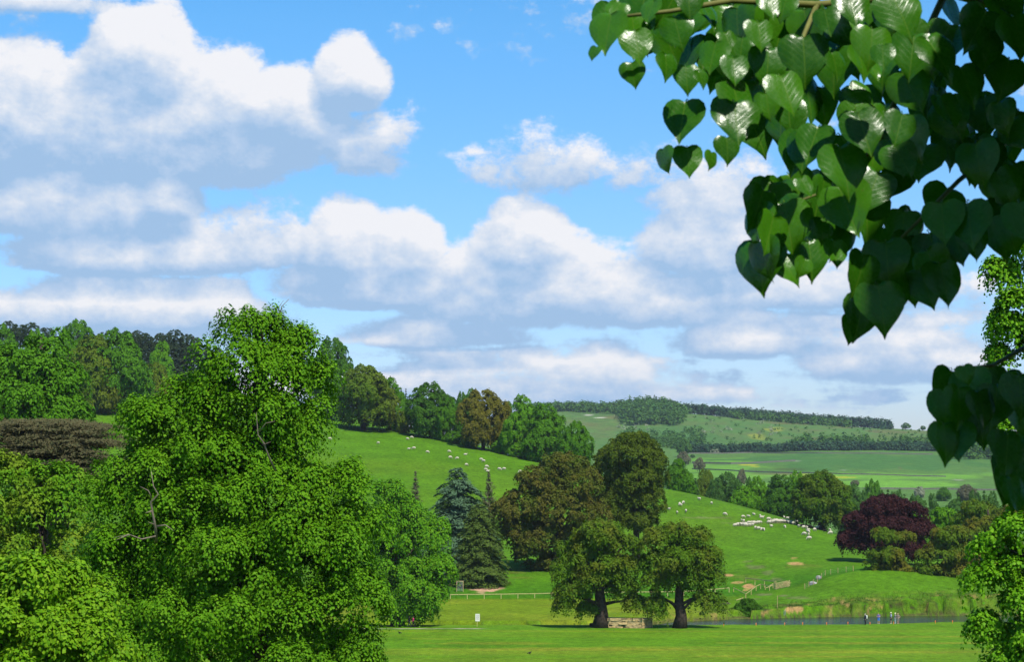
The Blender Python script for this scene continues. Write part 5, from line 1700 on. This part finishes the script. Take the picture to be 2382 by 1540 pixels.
def person(px, py, label, H, rz, top, legs, shoes, hair, arms='down', stride=0.0, shorts=False, sleeve=True, hat=None, lean=0.0, dress=False, Yr=(300, 360)):
    """mats: 0 skin 1 top 2 legwear 3 shoes"""
    k_ = H / 1.75
    pr = []
    V = lambda x, y, z: (x * k_ + lean * max(0, z - .95) * k_, y * k_, z * k_)
    pr.append(([V(0, 0, .98), V(0, 0, 1.18), V(0, 0, 1.36)], [.145 * k_, .135 * k_, .15 * k_], 1))
    for s_ in (-1, 1): pr.append(([V(0, s_ * .07, 1.05), V(0, s_ * .12, 1.36)], [.12 * k_, .105 * k_], 1))
    pr.append(([V(0, 0, .90), V(0, 0, .98)], [.155 * k_, .15 * k_], 2 if not dress else 1))
    pr.append(([V(.0, 0, 1.42), V(.02, 0, 1.54)], [.06 * k_, .055 * k_], 0))
    pr.append(([V(.03, 0, 1.64)], (.098 * k_, .078 * k_, .118 * k_), 0))
    pr.append(([V(.115, 0, 1.625), V(.135, 0, 1.605)], [.016 * k_, .018 * k_], 0))
    for s_ in (-1, 1):
        pr.append(([V(.02, s_ * .08, 1.63), V(.01, s_ * .088, 1.64)], [.02 * k_, .016 * k_], 0))
        fx = stride * s_
        hip, knee, ank = V(0, s_ * .09, .90), V(fx * .55 + .03, s_ * .095, .49), V(fx, s_ * .10, .09 + (.06 if fx < 0 else 0))
        if shorts or dress:
            mid = tuple(np.array(hip) * .22 + np.array(knee) * .78)
            pr.append(([hip, mid], [.105 * k_, .09 * k_], 2))
            pr.append(([mid, knee, ank], [.062 * k_, .055 * k_, .042 * k_], 0))
        else:
            pr.append(([hip, knee, ank], [.10 * k_, .075 * k_, .06 * k_], 2))
        pr.append(([(ank[0] - .03 * k_, ank[1], .045 * k_), (ank[0] + .16 * k_, ank[1], .035 * k_)], [.045 * k_, .035 * k_], 3))
        sh = V(0, s_ * .19, 1.39)
        if arms == 'down': el_, hd = V(-.03, s_ * .26, 1.12), V(.08, s_ * .26, .88)
        elif arms == 'hips': el_, hd = V(-.08, s_ * .36, 1.16), V(.05, s_ * .18, 1.0)
        elif arms == 'front': el_, hd = V(.02, s_ * .27, 1.12), V(.20, s_ * .08, 1.13)
        else: el_, hd = V(-.05, s_ * .27, 1.12), V(.22 * s_, s_ * .22, 1.02)
        am = 1 if sleeve else 0
        pr.append(([sh, el_], [.058 * k_, .045 * k_], 1))
        pr.append(([el_, hd], [.043 * k_, .030 * k_], am))
        hd_, ev = Vector(hd), (Vector(hd) - Vector(el_)).normalized()
        palm = hd_ + ev * .05 * k_
        pr.append(([hd_, palm], [.034 * k_, .036 * k_], 0))
        sdv = ev.cross(Vector((0, s_, .2))).normalized()
        for fi, (o_, L) in enumerate(((-.026, .075), (-.009, .085), (.009, .08), (.026, .062))):
            b0 = palm + sdv * o_ * k_; b1 = b0 + ev * L * .55 * k_ ; b2 = b1 + (ev * .8 + Vector((.4, -.2 * s_, 0))).normalized() * L * .45 * k_
            pr.append(([b0, b1, b2], [.010, .010, .009], 0))
        pr.append(([hd_ + sdv * .03 * k_, hd_ + sdv * .06 * k_ + ev * .05 * k_], [.012, .010], 0))
    me = remesh(pr, .016, (SK, top, legs, shoes), 'person')
    p = ground_at(px, py, *Yr)
    o = bpy.data.objects.new('person', me); COL.objects.link(o)
    o.location = p - Vector((0, 0, .01)); o.rotation_euler = (0, 0, rz)
    tag(o, label, 'person')
    m = MB()
    c = Vector(V(.005, 0, 1.665))
    m.ball(c, (.112 * k_, .094 * k_, .112 * k_), 14, 9)
    vs2 = [(x, y, z) for x, y, z in m.v]
    m2 = MB()
    keep = [f for f in m.f if np.mean([vs2[i][2] for i in f]) > c.z - .03 * k_ or np.mean([vs2[i][0] for i in f]) < c.x - .03 * k_]
    m2.add(vs2, keep)
    m2.build('hair', hair, o, True)
    if hat is not None:
        m = MB()
        c = Vector(V(.01, 0, 1.70))
        prof = [(.16, -.005), (.155, .012), (.112, .012), (.106, .07), (.07, .105), (.0, .115)]
        n_ = 16
        Vv = [(c.x + r * k_ * math.cos(6.283 * i / n_), c.y + r * k_ * math.sin(6.283 * i / n_), c.z + z * k_) for r, z in prof for i in range(n_)]
        Ff = [(j * n_ + i, j * n_ + (i + 1) % n_, (j + 1) * n_ + (i + 1) % n_, (j + 1) * n_ + i) for j in range(len(prof) - 1) for i in range(n_)]
        m.add(Vv, Ff); m.build('sun_hat', hat, o, True)
    return o


HG, HB, HF = plain('grey_hair', (.45, .42, .38), .8), plain('brown_hair', (.16, .09, .045), .8), plain('fair_hair', (.50, .38, .18), .8)
cp = lambda X, Yq: ((3380 + X / 11.91) * .5905, (2400 + Yq / 11.91) * .5905)
WH = plain('pale_hat', (.78, .72, .48), .8)
man = person(*cp(345, 748), 'grey-haired person in dark navy clothes standing with a pale rucksack, leftmost on the lawn', 1.74, math.radians(195), cloth('navy_jacket', (.025, .032, .06)), cloth('black_trousers', (.012, .013, .02)), cloth('black_shoes', (.01, .01, .01)), HG, 'down')
m = MB()
bm = bmesh.new(); bmesh.ops.create_cube(bm, size=1); bmesh.ops.subdivide_edges(bm, edges=bm.edges[:], cuts=3, use_grid_fill=True)
for v in bm.verts:
    k_ = v.co.normalized() * .62
    v.co = v.co.lerp(k_, .55); v.co = Vector((v.co.x * .24, v.co.y * .38, v.co.z * .56))
me = bpy.data.meshes.new('rucksack'); bm.to_mesh(me); bm.free()
rk = link('rucksack', me, cloth('pale_canvas', (.55, .58, .50)), None)
rk.location = man.matrix_basis @ Vector((-.22, 0, 1.22)); rk.rotation_euler = man.rotation_euler
tag(rk, 'pale grey rucksack on the back of the person in navy', 'rucksack')
person(*cp(965, 640), 'person in a purple top and blue shorts with folded arms facing the lawn', 1.76, math.radians(265), cloth('purple_shirt', (.16, .12, .30)), cloth('blue_shorts', (.05, .20, .62)), cloth('white_shoes', (.6, .6, .55)), HB, 'front', shorts=True, sleeve=False)
person(*cp(1555, 650), 'person in a white sun hat, blue and white striped shirt and dark shorts', 1.76, math.radians(185), striped('striped_shirt', (.70, .74, .78), (.04, .07, .22)), cloth('dark_shorts', (.015, .017, .022)), cloth('pale_shoes', (.6, .5, .42)), HF, 'down', shorts=True, sleeve=False, hat=WH)
person(*cp(1755, 700), 'person in a pale sun hat and long white trousers', 1.68, math.radians(200), cloth('patterned_top', (.42, .38, .36), (.16, .14, .16)), cloth('white_trousers', (.82, .84, .84)), cloth('tan_shoes', (.45, .38, .3)), HF, 'down', hat=WH)
person(*cp(1880, 708), 'fair-haired person in a patterned sleeveless top and short skirt, rightmost by the river', 1.68, math.radians(250), cloth('flower_top', (.36, .28, .22), (.10, .08, .07)), cloth('flower_skirt', (.34, .32, .26), (.09, .09, .08)), cloth('sandals', (.45, .32, .22)), HF, 'hips', shorts=True, sleeve=False)
cq = lambda X, Yq: ((1520 + X / 11.91) * .5905, (2380 + Yq / 11.91) * .5905)
person(*cq(1290, 1110), 'walker in a bright pink top under the drooping lime', 1.66, math.radians(180), cloth('pink_top', (.80, .04, .22)), cloth('dark_trousers', (.02, .022, .025)), cloth('grey_shoes', (.05, .05, .05)), HB, 'swing', stride=.28, sleeve=True)
person(*cq(1110, 1105), 'walker in dark clothes ahead of the walker in pink', 1.72, math.radians(180), cloth('black_coat', (.014, .014, .018)), cloth('grey_trousers', (.035, .042, .05)), cloth('black_boots', (.012, .012, .012)), HB, 'swing', stride=-.28)

# ------------------------------------------------------------------ the near tree: hanging glossy heart-shaped leaves
lm, n = new_mat('glossy_heart_leaf')
t = n.n('ShaderNodeTexCoord')
s = n.n('ShaderNodeSeparateXYZ'); n.put(s.inputs[0], t.outputs['Object'])
ax = n.m('ABSOLUTE', s.outputs[0])
oi = n.n('ShaderNodeObjectInfo')
base = n.ramp(oi.outputs['Random'], [(0, (.018, .092, .003)), (.5, (.028, .132, .004)), (1, (.050, .178, .005))])
nz = n.noise(t.outputs['Object'], 5, 4, .6)
base = n.mix(n.rng(nz, .3, .75, 0, .35), base, (.060, .190, .006, 1))
base = n.mix(n.rng(n.noise(n.v('ADD', t.outputs['Object'], oi.outputs['Location']), 9, 3, .7), .68, .74, 0, .8), base, (.10, .065, .015, 1))
rib = n.rng(ax, .006, .016, 1, 0)
ph = n.m('FRACT', n.m('MULTIPLY', n.m('SUBTRACT', s.outputs[1], n.m('MULTIPLY', ax, .85)), 7.5))
vein = n.rng(n.m('ABSOLUTE', n.m('SUBTRACT', ph, .5)), .0, .07, .65, 0)
vv = n.m('MAXIMUM', rib, vein)
base = n.mix(n.m('MULTIPLY', vv, .55), base, (.12, .22, .02, 1))
pb = n.n('ShaderNodeBsdfPrincipled')
n.put(pb.inputs['Base Color'], base)
n.put(pb.inputs['Roughness'], n.rng(nz, .3, .7, .22, .32))
pb.inputs['Specular IOR Level'].default_value = .5
bp = n.n('ShaderNodeBump'); bp.inputs['Strength'].default_value = .12; bp.inputs['Distance'].default_value = .02
n.put(bp.inputs['Height'], n.m('SUBTRACT', n.m('MULTIPLY', nz, .6), n.m('MULTIPLY', vv, .5)))
n.put(pb.inputs['Normal'], bp.outputs[0])
tr = n.n('ShaderNodeBsdfTranslucent'); n.put(tr.inputs[0], n.mix(1.0, base, (1.2, 1.3, .5, 1), 'MULTIPLY'))
mx = n.n('ShaderNodeMixShader'); mx.inputs[0].default_value = .22
n.put(mx.inputs[1], pb.outputs[0]); n.put(mx.inputs[2], tr.outputs[0])
finish(n, mx.outputs[0])
M['heart'] = lm
M['stem'] = plain('green_twig', (.16, .17, .04), .7, .3, 20)

HALF = [(.0, -.03), (.15, .035), (.31, .03), (.44, -.06), (.50, -.20), (.495, -.36), (.43, -.54), (.30, -.71), (.15, -.86), (.045, -.97), (.0, -1.06)]


def heart_mesh(seed):
    """unit leaf: stalk joint at the origin, tip along -Y, upper face +Z"""
    r = random.Random(seed)
    fold, curl, wave, bend = r.uniform(.14, .50), r.uniform(-.1, .25), r.uniform(.015, .04), r.uniform(-.35, .25)
    wl, wr = r.uniform(.92, 1.08), r.uniform(.92, 1.08)
    # each half: rows follow the outline, columns run from the midrib to the margin
    V, Fs = [], []
    K = len(HALF)
    for sgn, ww in ((-1, wl), (1, wr)):
        b0 = len(V)
        for i, (ox, oy) in enumerate(HALF):
            f = i / (K - 1)
            my = -.03 - 1.03 * f ** 1.0 if i else -.03
            my = max(-1.06, -.03 - 1.03 * max(0, (f - .12) / .88))
            for c in (0.0, .45, .8, 1.0):
                x = ox * c * ww
                y = my + (oy - my) * c ** 1.3
                z = fold * x - (fold + curl) * 1.5 * x * x + bend * (y * y) * .5 - .10 * abs(y) ** 3 + wave * math.sin(9 * y + 5 * sgn + seed) * c * c
                V.append((sgn * x, y, z))
        for i in range(K - 1):
            for c in range(3):
                q = (b0 + i * 4 + c, b0 + i * 4 + c + 1, b0 + (i + 1) * 4 + c + 1, b0 + (i + 1) * 4 + c)
                Fs.append(q if sgn < 0 else q[::-1])
    me = bpy.data.meshes.new('leaf')
    # stalk as a slim strip of three sides
    b0 = len(V)
    L = r.uniform(.18, .3)
    for f in (0, .5, 1):
        y, z = L * f * (1 - .4 * f), -1.1 * L * f * f
        for a in range(3):
            V.append((.014 * math.cos(a * 2.1), y - .02, z + .014 * math.sin(a * 2.1)))
    for i in range(2):
        for a in range(3):
            Fs.append((b0 + i * 3 + a, b0 + i * 3 + (a + 1) % 3, b0 + (i + 1) * 3 + (a + 1) % 3, b0 + (i + 1) * 3 + a))
    me.from_pydata(V, [], Fs)
    bm = bmesh.new(); bm.from_mesh(me)
    bmesh.ops.remove_doubles(bm, verts=bm.verts, dist=.002)
    bmesh.ops.recalc_face_normals(bm, faces=bm.faces)
    bm.to_mesh(me); bm.free()
    up = sum(p.normal.z for p in me.polygons)
    if up < 0: me.flip_normals()
    me.polygons.foreach_set('use_smooth', [True] * len(me.polygons))
    me.materials.append(M['heart'])
    return me


HEART = [heart_mesh(i) for i in range(10)]
tree_base = Vector((3.7, 2.4, T(3.7, 2.4)))
nt = empty('overhanging_tree', tree_base)
tag(nt, 'near tree with glossy heart-shaped leaves hanging into the top right of the view', 'tree')
LR = random.Random(99)


def leaf_at(px, py, Lpx, ang, Y, tilt=.35, turn=0.0, mesh=None, parent=None):
    """stalk joint at (px, py); ang 0 hangs straight down, positive swings the tip to the right"""
    p = P(px, py, Y)
    L = Lpx * 1.02 * Y / F2 / 1.06
    a = math.radians(ang)
    tip = Vector((math.sin(a), -.30 * math.cos(tilt), -math.cos(a))).normalized()
    nrm = Vector((math.sin(turn), -math.cos(turn), math.tan(tilt)))
    nrm = (nrm - tip * nrm.dot(tip)).normalized()
    yax = -tip
    xax = yax.cross(nrm).normalized()
    o = bpy.data.objects.new('leaf', mesh or HEART[LR.randrange(10)])
    COL.objects.link(o)
    o.parent = parent or nt
    Mx = Matrix((xax, yax, nrm)).transposed().to_4x4()
    Mx = Matrix.Translation(p - tree_base) @ Mx @ Matrix.Diagonal((L, L, L, 1))
    o.matrix_basis = Mx
    return o


ch = lambda X, Yq: (1358.1 + X * .42985, Yq * .42985)
SHOW = [  # joint X, Y, length, swing, tilt, turn  (picture of the branch tip, lit leaves)
    (150, 70, 250, -12, .30, -.5), (275, 160, 210, 8, .32, .1), (488, 85, 205, 12, .35, -.2), (560, -60, 185, 6, .4, .2), (715, 225, 200, -14, .4, -.4), (805, 305, 180, 3, .5, .2), (550, 355, 170, 4, .3, .0),
    (550, 545, 260, -10, .42, -.3), (812, 545, 275, 4, .45, .15), (560, 790, 185, 3, .5, .1), (1185, 195, 285, 2, .40, .0), (1000, -30, 160, 8, .4, .2), (1300, 45, 170, 10, .4, -.3), (1660, -40, 300, 24, .38, .1), (1850, 200, 290, 32, .4, .4),
    (1615, 240, 155, 0, .3, -.2), (1060, 400, 260, 18, .4, .3), (1480, 600, 275, 14, .42, -.1), (1725, 610, 215, -16, .35, .3), (1270, 680, 240, -20, .45, -.3), (1380, 790, 305, 12, .4, .2), (1170, 960, 130, 30, .7, .2), (1085, 1095, 295, 8, .4, -.1),
    (1060, 1400, 180, 40, .6, .1), (770, 740, 160, 6, .5, .3), (255, 335, 150, 10, .6, -.1), (70, 250, 90, -25, .3, -.6), (440, 290, 160, 6, .3, .6), (620, 380, 110, 20, .5, .5), (1430, 470, 170, 60, .55, .1), (1340, 280, 170, 16, .5, .6), (1560, 150, 240, -5, .3, .2),
    (940, 110, 190, 6, .25, .3), (860, 200, 160, -10, .3, -.2), (1000, 260, 240, -4, .1, .1), (985, 500, 170, 6, .2, -.2), (1300, 960, 160, -6, .3, .7), (1200, 1400, 120, -20, .4, .5), (1290, 1180, 150, 0, .3, .2), (1350, 1300, 170, 4, .3, .4), (960, 1110, 230, -18, -.1, -.9),
    (960, 1300, 240, 6, 0, -.8), (430, 800, 150, 2, 0, -.9), (690, 820, 110, 0, .1, .8),
    (640, 20, 170, 30, .2, .8), (380, 0, 150, -20, .2, -.7), (200, 10, 140, -30, .2, -.3), (760, 170, 130, 20, .3, .4), (1100, -20, 160, -20, .3, -.4), (1430, -40, 220, 10, .35, .2),
]
for X, Yq, L, ang, tl, tn in SHOW:
    q = ch(X, Yq)
    leaf_at(q[0], q[1], L * .43, ang, 3.95 + LR.uniform(-.12, .12), tl, tn)


def inside(x, y, poly):
    c = False
    j = len(poly) - 1
    for i in range(len(poly)):
        (xi, yi), (xj, yj) = poly[i], poly[j]
        if (yi > y) != (yj > y) and x < (xj - xi) * (y - yi) / (yj - yi) + xi: c = not c
        j = i
    return c


HANG = [(2040, 660, 128, 12), (2005, 690, 110, -6), (2075, 630, 100, 10), (2140, 625, 105, 12), (2185, 610, 112, 8), (2115, 640, 75, 5), (2010, 590, 110, -14), (2060, 560, 120, 6), (2110, 545, 110, -4), (2160, 540, 110, 10), (2215, 520, 110, 6), (2255, 520, 95, 4), (2020, 610, 100, -20),
        (2328, 470, 110, -3), (2250, 470, 120, 0), (2345, 500, 100, 6), (2370, 470, 110, 4), (1985, 735, 70, -8), (2190, 470, 110, 4), (1800, 500, 110, -10), (1775, 440, 110, -16), (1770, 560, 130, -4), (1900, 480, 120, 14), (1950, 430, 140, 12), (2000, 420, 160, 8), (1880, 560, 100, 6), (2330, 520, 90, 0),
        (2215, 862, 105, -14), (2250, 862, 110, 4), (2200, 910, 100, -10), (2195, 985, 100, 0), (2220, 985, 95, 6), (2250, 930, 118, 8), (2262, 940, 110, 14), (2230, 900, 100, -4), (2300, 870, 120, 0), (2340, 860, 120, 4), (2320, 900, 110, -10), (2370, 870, 110, 0), (2290, 860, 100, 16), (2275, 910, 90, 10), (2380, 930, 100, 0), (2205, 880, 60, -20), (2240, 850, 50, 10),
        (2345, 1010, 110, -4), (2370, 1000, 130, 4), (2340, 1060, 120, 0), (2365, 1080, 115, -6), (2385, 1060, 130, 0), (2350, 1110, 90, 6)]
for px, py, L, ang in HANG:
    leaf_at(px, py, L, ang + LR.uniform(-6, 6), 4.1 + LR.uniform(-.15, .2), LR.uniform(.0, .5), LR.uniform(-.7, .7))
FILL = [([(1410, 10), (1640, -20), (1900, 0), (1900, 200), (1780, 210), (1640, 130), (1560, 100), (1450, 110)], 34), ([(1640, 190), (1800, 160), (1860, 260), (1800, 290), (1700, 270)], 9), ([(1790, 420), (1900, 400), (1990, 420), (1960, 580), (1840, 590)], 12), ([(2050, 480), (2200, 440), (2240, 520), (2180, 610), (2060, 640)], 9), ([(1600, 20), (2382, -10), (2382, 330), (2300, 400), (2120, 390), (2000, 440), (1900, 470), (1860, 300), (1740, 210), (1620, 110)], 92),
        ([(1440, -10), (1640, -30), (1640, 30), (1460, 40)], 6), ([(1880, 420), (1990, 440), (1960, 560), (1880, 520), (1800, 470)], 10), ([(2240, 330), (2382, 330), (2382, 470), (2300, 450)], 10)]
for poly, cnt in FILL:
    xs2, ys2 = [p[0] for p in poly], [p[1] for p in poly]
    k_ = 0
    while k_ < cnt:
        px, py = LR.uniform(min(xs2), max(xs2)), LR.uniform(min(ys2), max(ys2))
        if not inside(px, py, poly): continue
        leaf_at(px, py - 20, LR.uniform(85, 125), LR.uniform(-28, 28), LR.uniform(4.15, 4.75), LR.uniform(-.1, .6), LR.uniform(-.9, .9))
        k_ += 1
# twigs and limbs that carry them
b = MB()
tw = lambda lst: [P(px, py, Y) - tree_base for px, py, Y in lst]
for lst, r0 in [([(2480, 60, 4.6), (2200, -20, 4.4), (1900, 10, 4.2), (1700, 0, 4.05), (1560, 25, 4.0), (1420, 40, 3.98)], .011), ([(1900, 10, 4.2), (1870, 80, 4.1), (1830, 190, 4.05), (1790, 250, 4.0)], .006), ([(2200, -20, 4.4), (2120, 150, 4.35), (2040, 330, 4.3), (1960, 430, 4.2), (1850, 470, 4.1)], .008),
                ([(2480, 200, 4.8), (2340, 330, 4.5), (2230, 420, 4.3), (2130, 520, 4.2), (2050, 600, 4.15)], .008), ([(2500, 700, 4.6), (2400, 800, 4.4), (2310, 850, 4.25), (2220, 860, 4.15)], .008), ([(2420, 820, 4.4), (2390, 950, 4.3), (2365, 1010, 4.2)], .006)]:
    pts = tw(lst)
    b.tube(pts, [r0 * (1 - .75 * i / (len(pts) - 1)) for i in range(len(pts))], 6)
b.build('twig', M['stem'], nt, True)
rng = np.random.default_rng(600)
b = limb_mesh('trunk', (0, 0, 0), (-.1, .1, 7.5), .34, [tuple(P(2480, 60, 4.6) - tree_base), tuple(P(2480, 200, 4.8) - tree_base), tuple(P(2500, 700, 4.6) - tree_base), (-1.6, -3.2, 4.2), (1.5, 1, 5), (-1.0, 2.5, 5.2), (1.2, -2, 4.5), (.5, -4, 3.6)], rng, 10)
b.build('trunk', M['bark'], nt, True)
# unseen canopy leaves, added and shaped to put the right-hand leaves in shade
Sx, Sy, Sz = S
litz = np.array([20.36, 20.5, 20.65, 20.8, 20.93])
Sv = np.array(S)
k_ = 40000
q1_ = np.stack([rng.uniform(.68, 1.6, 9000), rng.uniform(4.0, 4.7, 9000), rng.uniform(19.9, 21.8, 9000)], 1) + Sv * rng.uniform(.35, 3.2, (9000, 1))
q2_ = np.stack([rng.uniform(-4.5, 9, 4 * k_), rng.uniform(-6.5, 4.5, 4 * k_), rng.uniform(18.2, 26, 4 * k_)], 1)
rr = np.linalg.norm((q2_ - np.array([2.3, .8, 21.6])) / np.array([6.5, 7.0, 4.2]), axis=1)
q2_ = q2_[(rr < 1) & (rr > .5)][:k_]
q_ = np.concatenate([q1_, q2_])
q_ = q_[~((np.abs(q_[:, 0]) < 1.6) & (np.abs(q_[:, 1]) < 1.8) & (np.abs(q_[:, 2] - 19.8) < 1.5))]
q_ = q_[~((q_[:, 1] > -.7) & (q_[:, 0] < .8) & (q_[:, 2] < 21.6 + np.maximum(q_[:, 1], 0) * .6))]
for sh in (-.8, 0.0, .8):                    # keep the air in front of the viewpoint free, a step to either side too
    ppx, ppy = proj(q_[:, 0] - sh, np.maximum(q_[:, 1], .2), q_[:, 2])
    m_x = .17 * F2 / np.maximum(q_[:, 1], .2) + 40
    q_ = q_[~((q_[:, 1] > .2) & (q_[:, 1] < (9 if sh == 0 else 3.8)) & (ppx > -m_x) & (ppx < W2 + m_x) & (ppy > -1.2 * m_x) & (ppy < H2 + m_x))]
# the sun reaches the branch tip: no leaf where it would stand in that light
bad = np.zeros(len(q_), bool)
for zz in litz:
    w_ = q_ - Sv * ((q_[:, 2] - zz) / Sz)[:, None]
    lx = W2 / 2 + F2 * w_[:, 0] / np.maximum(w_[:, 1], .5)
    bad |= (w_[:, 1] > 3.3) & (w_[:, 1] < 4.6) & (lx > 1250) & (lx < 2020) & (q_[:, 2] > 20.3)
pts = q_[~bad]
nn = unit(np.array([0, -.2, .7]) + rng.normal(size=pts.shape) * .6)
tg = rng.normal(size=pts.shape) * .45 + np.array([0, 0, -1.0])
tg = unit(tg - nn * (tg * nn).sum(1, keepdims=True))
bt = np.cross(nn, tg)
ls = rng.uniform(.10, .15, len(pts))[:, None]
HEX = [(0, 0), (.42, -.04), (.50, .32), (0, 1.05), (-.50, .32), (-.42, -.04)]
V = np.stack([pts + bt * ls * hx_ + tg * ls * (hy_ - .4) - nn * ls * abs(hx_) * .25 for hx_, hy_ in HEX], 1).reshape(-1, 3)
F_ = np.arange(6 * len(pts)).reshape(len(pts), 6)
cm2 = mesh_np('shade_foliage', V, F_)
tag(link('shade_foliage', cm2, leaf_mat('shade_foliage_leaf', [(.020, .090, .003), (.030, .125, .004), (.045, .150, .005)], rough=.32, spec=.4), nt, -Vector((0, 0, 0)) + (Vector((0, 0, 0)) - tree_base)), kind='stuff')

# ------------------------------------------------------------------ haze over the valley
m = MB()
m.box((0, 6500, 123), (11000, 14600, 254))
hz = m.build('haze', None)
hm, n = new_mat('haze_air')
pv = n.n('ShaderNodeVolumePrincipled')
pv.inputs['Color'].default_value = (.80, .90, 1.0, 1)
pv.inputs['Density'].default_value = 0.00004
pv.inputs['Anisotropy'].default_value = 0.2
o_ = n.n('ShaderNodeOutputMaterial'); n.put(o_.inputs['Volume'], pv.outputs[0])
hz.data.materials.clear(); hz.data.materials.append(hm)
tag(hz, 'thin blue haze over the valley', 'haze', kind='stuff')
